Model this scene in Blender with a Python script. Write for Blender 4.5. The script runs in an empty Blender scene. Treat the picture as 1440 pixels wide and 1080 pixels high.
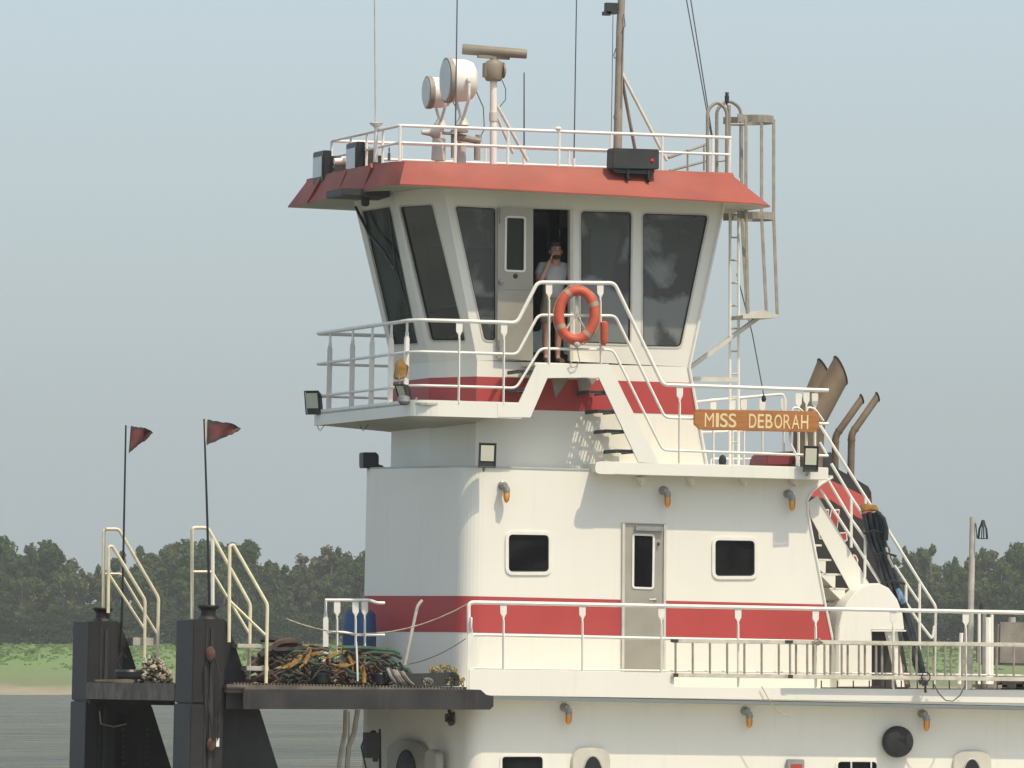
import bpy, bmesh, math, random
import numpy as np
from mathutils import Vector, Matrix, Quaternion
from mathutils.geometry import tessellate_polygon
random.seed(7)
R = math.radians
scene = bpy.context.scene
C = scene.collection

# ------------------------------------------------------------------ camera
F_PX = 12915.0                      # focal length in pixels of a 1440-wide frame
YAW = R(15.0); PITCH = math.atan(385.0/F_PX); DIST = 123.0
DECK_Z = 3.4                        # second deck above the river
fwd = Vector((math.sin(YAW)*math.cos(PITCH), math.cos(YAW)*math.cos(PITCH), math.sin(PITCH)))
right = Vector((math.cos(YAW), -math.sin(YAW), 0))
up = right.cross(fwd)
cam_level = -(right*((652-720)/F_PX*DIST) + up*((540-966)/F_PX*DIST) + fwd*DIST)
TILT = Matrix.Rotation(R(1.2), 4, 'Y')      # the boat sits a little down by the stern
LIFT = Matrix.Translation((0, 0, DECK_Z))
cam_w = LIFT @ cam_level
cd = bpy.data.cameras.new('camera'); cam = bpy.data.objects.new('camera', cd); C.objects.link(cam)
cd.sensor_width = 36.0; cd.lens = 36.0*F_PX/1440.0; cd.clip_start = 1.0; cd.clip_end = 9000.0
mw = Matrix((right, up, -fwd)).transposed().to_4x4(); mw.translation = cam_w
cam.matrix_world = mw
scene.camera = cam

# ------------------------------------------------------------------ sky, sun, exposure
SUN_T, SUN_K = 0.50, 1.9            # sideways and downward travel of a sun ray per metre inboard
to_sun = Vector((SUN_T, -1.0, SUN_K)).normalized()
elev = math.asin(to_sun.z)
world = bpy.data.worlds.new('World'); scene.world = world; world.use_nodes = True
wn = world.node_tree; bg = wn.nodes['Background']
sky = wn.nodes.new('ShaderNodeTexSky'); sky.sky_type = 'NISHITA'; sky.sun_disc = False
sky.sun_elevation = elev; sky.sun_rotation = math.atan2(to_sun.x, to_sun.y)
sky.air_density = 0.9; sky.dust_density = 3.4; sky.ozone_density = 4.0; sky.altitude = 0
veil = wn.nodes.new('ShaderNodeMix'); veil.data_type = 'RGBA'; veil.blend_type = 'ADD'; veil.inputs['Factor'].default_value = 1.0
veil.inputs['B'].default_value = (3.05, 3.50, 3.58, 1)      # even milky summer haze added over the whole dome
wn.links.new(sky.outputs[0], veil.inputs['A']); wn.links.new(veil.outputs['Result'], bg.inputs[0]); bg.inputs[1].default_value = 0.106
sl = bpy.data.lights.new('sun', 'SUN'); sun = bpy.data.objects.new('sun', sl); C.objects.link(sun)
sl.energy = 3.45; sl.angle = R(0.6); sl.color = (1.0, 0.885, 0.68)
sun.rotation_euler = to_sun.to_track_quat('Z', 'Y').to_euler(); sun.location = (0, -20, 60)
scene.view_settings.view_transform = 'Standard'; scene.view_settings.look = 'None'
scene.view_settings.gamma = 1.0; scene.view_settings.use_curve_mapping = False
scene.view_settings.exposure = 0.05

# ------------------------------------------------------------------ measuring rays in the boat's own frame
tinv = TILT.inverted()
cam_b = tinv @ cam_level
def ray(px, py):
    d = fwd + right*((px-720)/F_PX) + up*((540-py)/F_PX)
    return tinv.to_3x3() @ d
def S(px, py, Y=0.0):               # the point of the fore-and-aft plane Y=const seen at a pixel
    d = ray(px, py); t = (Y-cam_b.y)/d.y
    return cam_b + d*t
def FX(px, py, X):                  # the point of the athwartships plane X=const
    d = ray(px, py); t = (X-cam_b.x)/d.x
    return cam_b + d*t
def FP(px, py, p0, n):
    d = ray(px, py); t = (p0-cam_b).dot(n)/d.dot(n)
    return cam_b + d*t
def SP(pts, Y): return [S(x, y, Y) for x, y in pts]

# ------------------------------------------------------------------ materials
def mat(name, col, rough=0.5, metal=0.0, var=0.08, scale=3.0, bump=0.0, bscale=40.0, col2=None, streak=0.0, streakcol=(0.25,0.13,0.06), spec=0.4, trans=0.0, dirt_refl=0.0):
    m = bpy.data.materials.new(name); m.use_nodes = True
    nt = m.node_tree; b = nt.nodes['Principled BSDF']
    b.inputs['Roughness'].default_value = rough; b.inputs['Metallic'].default_value = metal
    b.inputs['Specular IOR Level'].default_value = spec
    tc = nt.nodes.new('ShaderNodeTexCoord')
    n = nt.nodes.new('ShaderNodeTexNoise'); n.inputs['Scale'].default_value = scale; n.inputs['Detail'].default_value = 6
    nt.links.new(tc.outputs['Object'], n.inputs['Vector'])
    r = nt.nodes.new('ShaderNodeValToRGB')
    c = Vector(col); c2 = Vector(col2) if col2 else c*(1-2*var)
    r.color_ramp.elements[0].position = 0.35; r.color_ramp.elements[1].position = 0.65
    r.color_ramp.elements[0].color = (*c2, 1); r.color_ramp.elements[1].color = (*c, 1)
    nt.links.new(n.outputs[0], r.inputs[0]); out = r.outputs[0]
    if streak > 0:                   # rain and rust streaks running down the plate
        mp = nt.nodes.new('ShaderNodeMapping'); mp.inputs['Scale'].default_value = (9, 9, 0.7)
        nt.links.new(tc.outputs['Object'], mp.inputs[0])
        n2 = nt.nodes.new('ShaderNodeTexNoise'); n2.inputs['Scale'].default_value = 1.0; n2.inputs['Detail'].default_value = 8; n2.inputs['Roughness'].default_value = 0.65
        nt.links.new(mp.outputs[0], n2.inputs['Vector'])
        r2 = nt.nodes.new('ShaderNodeValToRGB'); r2.color_ramp.elements[0].position = 0.55; r2.color_ramp.elements[1].position = 0.85
        nt.links.new(n2.outputs[0], r2.inputs[0])
        mm = nt.nodes.new('ShaderNodeMath'); mm.operation = 'MULTIPLY'; mm.inputs[1].default_value = streak
        nt.links.new(r2.outputs[0], mm.inputs[0])
        mx = nt.nodes.new('ShaderNodeMix'); mx.data_type = 'RGBA'; mx.inputs['B'].default_value = (*streakcol, 1)
        nt.links.new(mm.outputs[0], mx.inputs['Factor']); nt.links.new(out, mx.inputs['A']); out = mx.outputs['Result']
    if dirt_refl > 0:
        n3 = nt.nodes.new('ShaderNodeTexNoise'); n3.inputs['Scale'].default_value = 22; n3.inputs['Detail'].default_value = 9; n3.inputs['Roughness'].default_value = 0.75
        nt.links.new(tc.outputs['Object'], n3.inputs['Vector'])
        r3 = nt.nodes.new('ShaderNodeValToRGB'); r3.color_ramp.elements[0].position = 0.58; r3.color_ramp.elements[1].position = 0.72
        nt.links.new(n3.outputs[0], r3.inputs[0])
        mm = nt.nodes.new('ShaderNodeMath'); mm.operation = 'MULTIPLY'; mm.inputs[1].default_value = dirt_refl
        nt.links.new(r3.outputs[0], mm.inputs[0])
        mx = nt.nodes.new('ShaderNodeMix'); mx.data_type = 'RGBA'; mx.inputs['B'].default_value = (*streakcol, 1)
        nt.links.new(mm.outputs[0], mx.inputs['Factor']); nt.links.new(out, mx.inputs['A']); out = mx.outputs['Result']
    nt.links.new(out, b.inputs['Base Color'])
    if bump > 0:
        nb = nt.nodes.new('ShaderNodeTexNoise'); nb.inputs['Scale'].default_value = bscale; nb.inputs['Detail'].default_value = 4
        nt.links.new(tc.outputs['Object'], nb.inputs['Vector'])
        bp = nt.nodes.new('ShaderNodeBump'); bp.inputs['Strength'].default_value = bump; bp.inputs['Distance'].default_value = 0.02
        nt.links.new(nb.outputs[0], bp.inputs['Height']); nt.links.new(bp.outputs[0], b.inputs['Normal'])
    if trans: b.inputs['Transmission Weight'].default_value = trans
    return m
M = {}
M['white'] = mat('white_paint', (0.80,0.77,0.675), 0.42, var=0.02, scale=0.8, streak=0.22, streakcol=(0.46,0.41,0.31), bump=0.12, bscale=1.6)
M['rail'] = mat('rail_paint', (0.80,0.77,0.69), 0.45, var=0.04, scale=5, dirt_refl=0.25, streakcol=(0.35,0.28,0.2))
M['oldrail'] = mat('weathered_rail_paint', (0.52,0.49,0.42), 0.55, var=0.15, scale=6, dirt_refl=0.5, streakcol=(0.2,0.15,0.1))
M['cream'] = mat('cream_paint', (0.78,0.70,0.48), 0.5, var=0.08, scale=6, dirt_refl=0.6, streakcol=(0.3,0.16,0.07))
M['treadgrey'] = mat('dull_tread_steel', (0.10,0.10,0.095), 0.7, 0.2, var=0.2, scale=9)
M['maroon'] = mat('dark_red_cover', (0.20,0.035,0.04), 0.6)
M['hose'] = mat('black_hose', (0.035,0.042,0.048), 0.45, var=0.3, scale=7, dirt_refl=0.25, streakcol=(0.12,0.13,0.14))
M['bluetape'] = mat('pale_blue_tape', (0.22,0.36,0.58), 0.6, var=0.3, scale=15)
M['palegrey'] = mat('pale_bounce_deck_paint', (0.55,0.52,0.43), 0.8, var=0.08, scale=1.5)  # pale so that the unseen main deck bounces light upward
M['red'] = mat('red_stripe_paint', (0.45,0.062,0.058), 0.5, var=0.05, scale=1.2, streak=0.08, streakcol=(0.35,0.12,0.1), bump=0.1, bscale=1.6)
M['roofred'] = mat('faded_roof_paint', (0.34,0.082,0.055), 0.6, var=0.10, scale=1.5, streak=0.35, streakcol=(0.30,0.12,0.10), bump=0.3, bscale=1.2, spec=0.35)
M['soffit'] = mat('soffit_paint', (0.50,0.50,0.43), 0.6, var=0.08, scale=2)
M['alu'] = mat('door_metal', (0.42,0.39,0.325), 0.38, 0.35, var=0.06, scale=2.5, streak=0.3, streakcol=(0.3,0.27,0.22))
M['alurail'] = mat('weathered_aluminium', (0.36,0.325,0.265), 0.6, 0.15, var=0.12, scale=8, dirt_refl=0.5, streakcol=(0.12,0.09,0.06))
M['black'] = mat('black_steel', (0.022,0.019,0.017), 0.55, var=0.2, scale=2, streak=0.35, streakcol=(0.085,0.065,0.05), bump=0.15, bscale=8, dirt_refl=0.25)
M['deckblack'] = mat('rusty_dark_deck_edge', (0.040,0.037,0.035), 0.55, var=0.2, scale=2.5, streak=0.45, streakcol=(0.13,0.075,0.05), bump=0.2, bscale=9, dirt_refl=0.35)
M['decktop'] = mat('worn_deck_top', (0.20,0.165,0.13), 0.85, var=0.25, scale=4, dirt_refl=0.5, streakcol=(0.1,0.06,0.04))
M['rubber'] = mat('black_rubber', (0.022,0.022,0.023), 0.65, var=0.15, scale=10, bump=0.2)
M['plastic'] = mat('black_plastic_housing', (0.022,0.026,0.028), 0.4, var=0.15, scale=6)
M['box'] = mat('dark_grey_box', (0.045,0.048,0.045), 0.55, var=0.15, scale=4)
M['mast'] = mat('mast_paint', (0.33,0.30,0.245), 0.6, var=0.15, scale=4, streak=0.5, streakcol=(0.14,0.11,0.08), dirt_refl=0.4)
M['radar'] = mat('radar_beige', (0.26,0.225,0.165), 0.55, var=0.10, scale=4, dirt_refl=0.6, streakcol=(0.12,0.09,0.06))
M['rust'] = mat('rusty_steel', (0.13,0.065,0.045), 0.85, var=0.25, scale=12, bump=0.4)
M['wood'] = mat('varnished_wood', (0.44,0.185,0.055), 0.38, var=0.18, scale=1.0, streak=0.0, col2=(0.33,0.125,0.035))
M['letter'] = mat('letter_paint', (0.80,0.62,0.34), 0.5, var=0.05)
M['ring'] = mat('life_ring_orange', (0.60,0.105,0.055), 0.55, var=0.1, scale=9, dirt_refl=0.3, streakcol=(0.35,0.12,0.08))
M['tape'] = mat('reflective_tape', (0.44,0.30,0.21), 0.55, var=0.1)
M['amber'] = mat('amber_glass', (0.78,0.33,0.06), 0.10, var=0.02, spec=0.8)
M['lampglass'] = mat('lamp_glass', (0.42,0.46,0.46), 0.15, var=0.05, spec=0.8)
M['reflector'] = mat('lamp_reflector', (0.62,0.60,0.48), 0.3, 0.2, var=0.05)
M['exhaust'] = mat('heat_stained_pipe', (0.24,0.185,0.12), 0.6, 0.25, var=0.2, scale=2.5, col2=(0.15,0.11,0.075), dirt_refl=0.4, streakcol=(0.05,0.04,0.03))
M['soot'] = mat('soot', (0.03,0.027,0.025), 0.85)
M['funnel'] = mat('funnel_black', (0.040,0.035,0.034), 0.55, var=0.12, scale=1.5, streak=0.25, streakcol=(0.075,0.06,0.055))
M['funnelred'] = mat('funnel_red', (0.52,0.095,0.08), 0.5, var=0.06, scale=1.5)
M['blue'] = mat('blue_plastic', (0.035,0.085,0.19), 0.55, var=0.12, scale=5)
M['galv'] = mat('galvanised_steel', (0.36,0.36,0.34), 0.5, 0.5, var=0.12, scale=9)
M['block'] = mat('grey_block_paint', (0.26,0.235,0.195), 0.8, var=0.15, scale=4, bump=0.3, dirt_refl=0.4, streakcol=(0.12,0.1,0.08))
M['rope'] = mat('pale_rope', (0.50,0.44,0.33), 0.9, var=0.2, scale=14, bump=0.5, bscale=120)
M['darkrope'] = mat('dark_hose', (0.045,0.034,0.030), 0.75, var=0.3, scale=8)
M['brown'] = mat('muddy_brown_strap', (0.12,0.075,0.05), 0.85, var=0.25, scale=8)
M['green'] = mat('faded_green_strap', (0.060,0.115,0.075), 0.8, var=0.3, scale=7, dirt_refl=0.6, streakcol=(0.12,0.1,0.05))
M['yellow'] = mat('yellow_paint', (0.42,0.23,0.05), 0.6, var=0.25, scale=9, dirt_refl=0.85, streakcol=(0.2,0.08,0.03))
M['chain'] = mat('yellowed_chain', (0.38,0.29,0.10), 0.6, 0.2, var=0.2, scale=12)
M['flag'] = mat('faded_red_flag', (0.165,0.050,0.045), 0.9, var=0.25, scale=5)
M['flaggrey'] = mat('sooty_flag_edge', (0.075,0.055,0.055), 0.9, var=0.25, scale=5)
M['signred'] = mat('red_marking', (0.45,0.06,0.05), 0.5)
M['skin'] = mat('skin', (0.44,0.24,0.165), 0.55, var=0.05, scale=8)
M['hair'] = mat('dark_hair', (0.035,0.022,0.016), 0.8)
M['shirt'] = mat('grey_shirt', (0.40,0.39,0.375), 0.9, var=0.06, scale=8, bump=0.4, bscale=14)
M['shorts'] = mat('tan_shorts', (0.26,0.21,0.15), 0.9, var=0.08, scale=9, bump=0.4, bscale=14)
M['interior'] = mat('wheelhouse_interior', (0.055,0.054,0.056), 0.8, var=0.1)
M['bluewindow'] = mat('blue_window_tone', (0.07,0.08,0.17), 0.8, var=0.1)
M['trunk'] = mat('bark', (0.20,0.17,0.14), 0.9, var=0.2, scale=1.0)
M['wire'] = mat('grey_cable', (0.10,0.105,0.11), 0.6)
M['redlamp'] = mat('red_lamp_lens', (0.5,0.02,0.02), 0.2)
rl = M['redlamp'].node_tree.nodes['Principled BSDF']; rl.inputs['Emission Color'].default_value = (1,0.03,0.03,1); rl.inputs['Emission Strength'].default_value = 0.3
# wood grain runs along the board
w = M['wood'].node_tree; wno = [n for n in w.nodes if n.type == 'TEX_NOISE'][0]
mp = w.nodes.new('ShaderNodeMapping'); mp.inputs['Scale'].default_value = (2.5, 10, 22)
tcn = [n for n in w.nodes if n.type == 'TEX_COORD'][0]
w.links.new(tcn.outputs['Object'], mp.inputs[0]); w.links.new(mp.outputs[0], wno.inputs['Vector'])

def glass_mat(name, tint, amount, dirt_refl=0.25, reflcol=(0.20,0.22,0.21), p0=0.42, p1=0.60):
    m = bpy.data.materials.new(name); m.use_nodes = True; nt = m.node_tree; nt.nodes.clear()
    o = nt.nodes.new('ShaderNodeOutputMaterial')
    tr = nt.nodes.new('ShaderNodeBsdfTransparent'); tr.inputs[0].default_value = (*tint, 1)
    gl = nt.nodes.new('ShaderNodeBsdfGlossy'); gl.inputs[0].default_value = (0.95,0.97,1,1); gl.inputs[1].default_value = 0.04
    df = nt.nodes.new('ShaderNodeBsdfDiffuse'); df.inputs[0].default_value = (*reflcol, 1)  # mottled diffuse layer paints cloudy reflections into the glass colour
    tc = nt.nodes.new('ShaderNodeTexCoord')
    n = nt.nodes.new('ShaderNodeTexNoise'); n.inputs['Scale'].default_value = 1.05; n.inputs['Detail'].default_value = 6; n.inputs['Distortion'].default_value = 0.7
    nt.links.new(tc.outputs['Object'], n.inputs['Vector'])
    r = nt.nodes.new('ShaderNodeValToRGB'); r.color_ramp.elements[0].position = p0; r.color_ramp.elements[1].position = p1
    r.color_ramp.elements[0].color = (dirt_refl*0.25,)*3+(1,); r.color_ramp.elements[1].color = (dirt_refl,)*3+(1,)
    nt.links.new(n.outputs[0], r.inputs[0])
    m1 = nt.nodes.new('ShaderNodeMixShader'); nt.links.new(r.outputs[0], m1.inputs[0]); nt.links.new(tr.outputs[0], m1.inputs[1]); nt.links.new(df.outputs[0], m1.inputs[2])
    lw = nt.nodes.new('ShaderNodeFresnel'); lw.inputs[0].default_value = 1.6
    ml = nt.nodes.new('ShaderNodeMath'); ml.operation = 'MULTIPLY'; ml.inputs[1].default_value = amount
    nt.links.new(lw.outputs[0], ml.inputs[0])
    m2 = nt.nodes.new('ShaderNodeMixShader'); nt.links.new(ml.outputs[0], m2.inputs[0]); nt.links.new(m1.outputs[0], m2.inputs[1]); nt.links.new(gl.outputs[0], m2.inputs[2])
    nt.links.new(m2.outputs[0], o.inputs[0]); return m
M['glass'] = glass_mat('tinted_glass', (0.10,0.11,0.11), 1.25, 0.88, (0.215,0.23,0.22), 0.47, 0.56)  # pale high-contrast mottle stands for reflections in the side panes
M['screen'] = glass_mat('screened_glass', (0.03,0.03,0.03), 0.16, 0.6, (0.030,0.031,0.030))
M['clearglass'] = glass_mat('clear_glass', (0.22,0.25,0.23), 0.35, 0.5, (0.075,0.09,0.075))

M['greenglass'] = glass_mat('green_tinted_screen', (0.04,0.05,0.045), 0.07, 0.95, (0.052,0.066,0.055))
# ------------------------------------------------------------------ mesh building
def frame(d):
    d = d.normalized(); a = Vector((0,0,1)) if abs(d.z) < 0.9 else Vector((1,0,0))
    u = d.cross(a).normalized(); return u, d.cross(u).normalized()
class MB:
    def __init__(s): s.v = []; s.f = []; s.m = []; s.mi = 0
    def mat(s, i): s.mi = i; return s
    def add(s, vs, fs):
        o = len(s.v); s.v += [Vector(p) for p in vs]
        for f in fs: s.f.append(tuple(o+i for i in f)); s.m.append(s.mi)
        return s
    def hexa(s, p):                                  # 8 points, bottom ring then top ring
        return s.add(p, [(0,3,2,1),(4,5,6,7),(0,1,5,4),(1,2,6,5),(2,3,7,6),(3,0,4,7)])
    def box(s, a, b):
        x0,x1 = sorted((a[0],b[0])); y0,y1 = sorted((a[1],b[1])); z0,z1 = sorted((a[2],b[2]))
        return s.hexa([(x0,y0,z0),(x1,y0,z0),(x1,y1,z0),(x0,y1,z0),(x0,y0,z1),(x1,y0,z1),(x1,y1,z1),(x0,y1,z1)])
    def obox(s, c, ax, ay, az):                      # centre and three half-axis vectors
        c = Vector(c); q = []
        for k in (-1,1):
            for i,j in ((-1,-1),(1,-1),(1,1),(-1,1)): q.append(c+ax*i+ay*j+az*k)
        return s.hexa(q)
    def bar(s, p, q, w, h, side=Vector((0,1,0))):    # flat bar from p to q; w along side, h across
        p = Vector(p); q = Vector(q); d = (q-p); dn = d.normalized()
        u = (side - dn*side.dot(dn)).normalized(); n = dn.cross(u)
        return s.obox((p+q)/2, u*w/2, n*h/2, d/2)
    def tube(s, path, r, n=8, caps=True, closed=False):
        path = [Vector(p) for p in path]; L = len(path)
        rr = r if isinstance(r, (list, tuple)) else [r]*L
        vs = []; u = None
        for i, p in enumerate(path):
            a = path[i-1] if (i > 0 or closed) else p; b = path[(i+1) % L] if (i < L-1 or closed) else p
            t1 = (p-a); t2 = (b-p)
            t = ((t1.normalized() if t1.length > 1e-9 else Vector()) + (t2.normalized() if t2.length > 1e-9 else Vector()))
            if t.length < 1e-6: t = t1 if t1.length > 1e-9 else t2
            t.normalize()
            if u is None: u, w = frame(t)
            else:
                u = (u - t*u.dot(t))
                if u.length < 1e-5: u, w = frame(t)
                u.normalize(); w = t.cross(u)
            for k in range(n):
                an = 2*math.pi*k/n; vs.append(p + (u*math.cos(an) + w*math.sin(an))*rr[i])
        fs = []
        for i in range(L if closed else L-1):
            j = (i+1) % L
            for k in range(n): fs.append((i*n+k, i*n+(k+1)%n, j*n+(k+1)%n, j*n+k))
        if caps and not closed: fs.append(tuple(range(n-1,-1,-1))); fs.append(tuple((L-1)*n+k for k in range(n)))
        return s.add(vs, fs)
    def lathe(s, c, axis, prof, n=20):               # prof: list of (distance along axis, radius)
        c = Vector(c); axis = Vector(axis).normalized()
        return s.tube([c+axis*d for d, r in prof], [max(r, 1e-4) for d, r in prof], n)
    def prism(s, poly, vec):                         # planar polygon extruded by vec
        poly = [Vector(p) for p in poly]; vec = Vector(vec); n = len(poly)
        s.add(poly+[p+vec for p in poly], [tuple(range(n)), tuple(range(2*n-1,n-1,-1))]+[(i,(i+1)%n,n+(i+1)%n,n+i) for i in range(n)])
        return s
    def loftrings(s, rings, cap=True):
        n = len(rings[0]); vs = [p for r in rings for p in r]; fs = []
        for i in range(len(rings)-1):
            for k in range(n): fs.append((i*n+k, i*n+(k+1)%n, (i+1)*n+(k+1)%n, (i+1)*n+k))
        if cap: fs.append(tuple(range(n-1,-1,-1))); fs.append(tuple((len(rings)-1)*n+k for k in range(n)))
        return s.add(vs, fs)
    def holed(s, outer, holes=()):                   # flat sheet with openings
        loops = [[Vector(p) for p in outer]]+[[Vector(p) for p in h] for h in holes]
        tris = tessellate_polygon(loops); allp = [p for l in loops for p in l]
        return s.add(allp, [tuple(t) for t in tris])
    def band(s, loop, vec):                          # jamb: loop extruded without caps
        n = len(loop); vec = Vector(vec)
        return s.add(list(loop)+[p+vec for p in loop], [(i,(i+1)%n,n+(i+1)%n,n+i) for i in range(n)])
    def sphere(s, c, r, n=10, sc=(1,1,1)):
        c = Vector(c); vs = []; m = n//2+1
        rings = []
        for i in range(m+1):
            th = math.pi*i/m
            rings.append([c+Vector((r*sc[0]*math.sin(th)*math.cos(2*math.pi*k/n), r*sc[1]*math.sin(th)*math.sin(2*math.pi*k/n), -r*sc[2]*math.cos(th))) for k in range(n)])
        rings[0] = [p+Vector((1e-5*k,0,0)) for k, p in enumerate(rings[0])]
        return s.loftrings(rings, cap=False)
ORG = {}
def build(name, mb, mats, parent=None, smooth=True, org=None, bevel=0.0):
    me = bpy.data.meshes.new(name)
    o0 = ORG[parent.name] if parent else Vector(org if org else (0,0,0))
    me.from_pydata([tuple(p-o0) for p in mb.v], [], mb.f)
    mats = mats if isinstance(mats, (list, tuple)) else [mats]
    for m in mats: me.materials.append(M[m] if isinstance(m, str) else m)
    if len(mats) > 1: me.polygons.foreach_set('material_index', mb.m)
    bm = bmesh.new(); bm.from_mesh(me); bmesh.ops.recalc_face_normals(bm, faces=bm.faces)
    if bevel > 0:
        es = [e for e in bm.edges if len(e.link_faces) == 2 and e.calc_face_angle(0) > R(35)]
        bmesh.ops.bevel(bm, geom=es, offset=bevel, segments=2, affect='EDGES', clamp_overlap=True)
    bm.to_mesh(me); bm.free()
    if smooth:
        me.polygons.foreach_set('use_smooth', [True]*len(me.polygons)); me.set_sharp_from_angle(angle=R(35))
    me.update()
    o = bpy.data.objects.new(name, me); C.objects.link(o)
    if parent: o.parent = parent; ORG[o.name] = o0
    else: o.location = o0; ORG[o.name] = o0; ROOTS.append(o)
    return o
ROOTS = []
def tag(o, label=None, cat=None, group=None, kind=None):
    if label: o['label'] = label
    if cat: o['category'] = cat
    if group: o['group'] = group
    if kind: o['kind'] = kind
    return o
def thing(name, loc, label, cat, group=None):
    o = bpy.data.objects.new(name, None); o.empty_display_size = 0.2; C.objects.link(o); o.location = loc
    ORG[o.name] = Vector(loc); ROOTS.append(o); return tag(o, label, cat, group)
def one(name, mb, mats, label, cat, group=None, org=None, **k):
    if org is None:
        zs = min(p.z for p in mb.v); n = len(mb.v); org = (sum(p.x for p in mb.v)/n, sum(p.y for p in mb.v)/n, zs)
    return tag(build(name, mb, mats, None, org=org, **k), label, cat, group)
def dup(root, delta, label=None):
    r = root.copy(); C.objects.link(r); r.location = Vector(root.location)+Vector(delta); ROOTS.append(r)
    if label: r['label'] = label
    ORG[r.name] = Vector(r.location)
    for ch in list(root.children):
        c = ch.copy(); C.objects.link(c); c.parent = r
        for g in list(ch.children):
            e = g.copy(); C.objects.link(e); e.parent = c
    return r
def rounded(pts, r, n=4):
    pts = [Vector(p) for p in pts]; out = []; L = len(pts)
    for i, p in enumerate(pts):
        a = (pts[i-1]-p); b = (pts[(i+1)%L]-p); ra = min(r, a.length*0.45); rb = min(r, b.length*0.45)
        A = p+a.normalized()*ra; B = p+b.normalized()*rb
        for k in range(n+1):
            t = k/n; out.append(A*(1-t)**2 + p*2*t*(1-t) + B*t*t)
    return out
def grow(loop, w):
    c = sum(loop, Vector())/len(loop); L = len(loop); out = []
    for i, p in enumerate(loop):
        t = (loop[(i+1)%L]-loop[i-1]).normalized(); nrm = NPL(loop)
        o = t.cross(nrm)
        if o.dot(p-c) < 0: o = -o
        out.append(p+o*w)
    return out
def NPL(loop):
    n = Vector()
    for i, p in enumerate(loop): n += (p-loop[0]).cross(loop[(i+1)%len(loop)]-loop[0])
    return n.normalized()
def arcpath(pts, r, n=4):        # open path with its inner corners eased
    pts = [Vector(p) for p in pts]; out = [pts[0]]
    for i in range(1, len(pts)-1):
        p = pts[i]; a = pts[i-1]-p; b = pts[i+1]-p; rr = min(r, a.length*0.45, b.length*0.45)
        A = p+a.normalized()*rr; B = p+b.normalized()*rr
        for k in range(n+1):
            t = k/n; out.append(A*(1-t)**2+p*2*t*(1-t)+B*t*t)
    out.append(pts[-1]); return out

# =================================================================== the towboat
boat = thing('towboat', (0,0,0), 'white river towboat with red stripes, tall wheelhouse and black push knees', 'towboat')
YC = 2.4; OUT = Vector((0,-1,0))
def window(parent, loop, depth, nrm, frame_w=0.035, proud=0.012, glass='glass', fmat='rail', gasket=True, name='window', recess=0.03):
    # nrm points outdoors; the frame is proud of the plate, the pane sits back in it
    mb = MB(); out = grow(loop, frame_w); inn = loop
    n = len(loop); vs = [p+nrm*0.0 for p in out]+[p+nrm*proud for p in out]+[p+nrm*proud for p in inn]+[p-nrm*depth for p in inn]
    fs = []
    for i in range(n):
        j = (i+1)%n
        for a in range(3): fs.append((a*n+i, a*n+j, (a+1)*n+j, (a+1)*n+i))
    mb.add(vs, fs)
    w = build(name, mb, fmat, parent)
    if gasket:
        g = MB(); inn2 = grow(loop, -0.016)
        vs = [p-nrm*(recess-0.012) for p in loop]+[p-nrm*(recess-0.012) for p in inn2]+[p-nrm*recess for p in inn2]
        g.add(vs, [(a*n+i, a*n+(i+1)%n, (a+1)*n+(i+1)%n, (a+1)*n+i) for a in range(2) for i in range(n)])
        build('gasket', g, 'rubber', w)
    p = MB(); p.holed([q-nrm*recess for q in loop]); build('pane', p, glass, w, smooth=False)
    return w

# ---- second-level house
zt2 = S(672, 657.5, 0).z
xL = S(672, 657.5, 0).x
def plan_front(x0, y0, bulge, half, r):
    # near corner, blunt V across the bow, far corner; from the near side round to the far side
    a = Vector((x0+r*1.1, y0, 0)); c = Vector((x0, y0, 0)); m = Vector((x0-bulge, y0+half, 0)); d = Vector((x0, y0+2*half, 0)); e = Vector((x0+r*1.1, y0+2*half, 0))
    b = c+(m-c).normalized()*r*1.1; dd = d+(m-d).normalized()*r*1.1
    pts = []
    for k in range(9):
        t = k/8; pts.append(a*(1-t)**2+c*2*t*(1-t)+b*t*t)
    pts.append(m+(c-m).normalized()*0.1); pts.append(m+(d-m).normalized()*0.1)
    for k in range(9):
        t = k/8; pts.append(dd*(1-t)**2+d*2*t*(1-t)+e*t*t)
    return pts
H2 = plan_front(S(652,900,0).x, 0, 0.79, YC, 0.22)
xa = H2[0].x
mb = MB()
aft = [(1171,671),(1156,680),(1142,691),(1135,704),(1136,722),(1149,790),(1160,848),(1171,900),(1179,966)]
low_l = Vector((xa,0,0)); low_r = S(1179,967,0); low_r.z = 0
outer = [Vector((xa,0,0))]+[Vector((xa,0,zt2))]+[Vector((S(1171,671,0).x,0,zt2))]+[S(x,y,0) for x,y in aft[:-1]]+[low_r]
W1 = rounded(SP([(715,804),(715,751.5),(771.5,752.5),(771.5,804)],0), 0.06)
W2 = rounded(SP([(1005.5,810),(1005.5,759.5),(1061,760.5),(1061,810)],0), 0.06)
D2 = SP([(877,956.5),(878,735.5),(933,737.5),(931.5,957.5)],0)
mb.holed(outer, [W1, W2, D2])
zf = zt2
ring = H2; xe = S(1171,671,0).x
for i in range(len(ring)-1):
    p, q = ring[i], ring[i+1]; mb.add([(p.x,p.y,0),(q.x,q.y,0),(q.x,q.y,zf),(p.x,p.y,zf)], [(0,1,2,3)])
mb.add([(xa,2*YC,0),(xe,2*YC,0),(xe,2*YC,zf),(xa,2*YC,zf)], [(0,1,2,3)])
mb.add([(low_r.x-0.5,0.003,0),(low_r.x-0.5,2*YC,0),(low_r.x-0.5,2*YC,zf),(low_r.x-0.5,0.003,zf)], [(0,1,2,3)])
house2 = build('upper_house', mb, 'white', boat)
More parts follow.
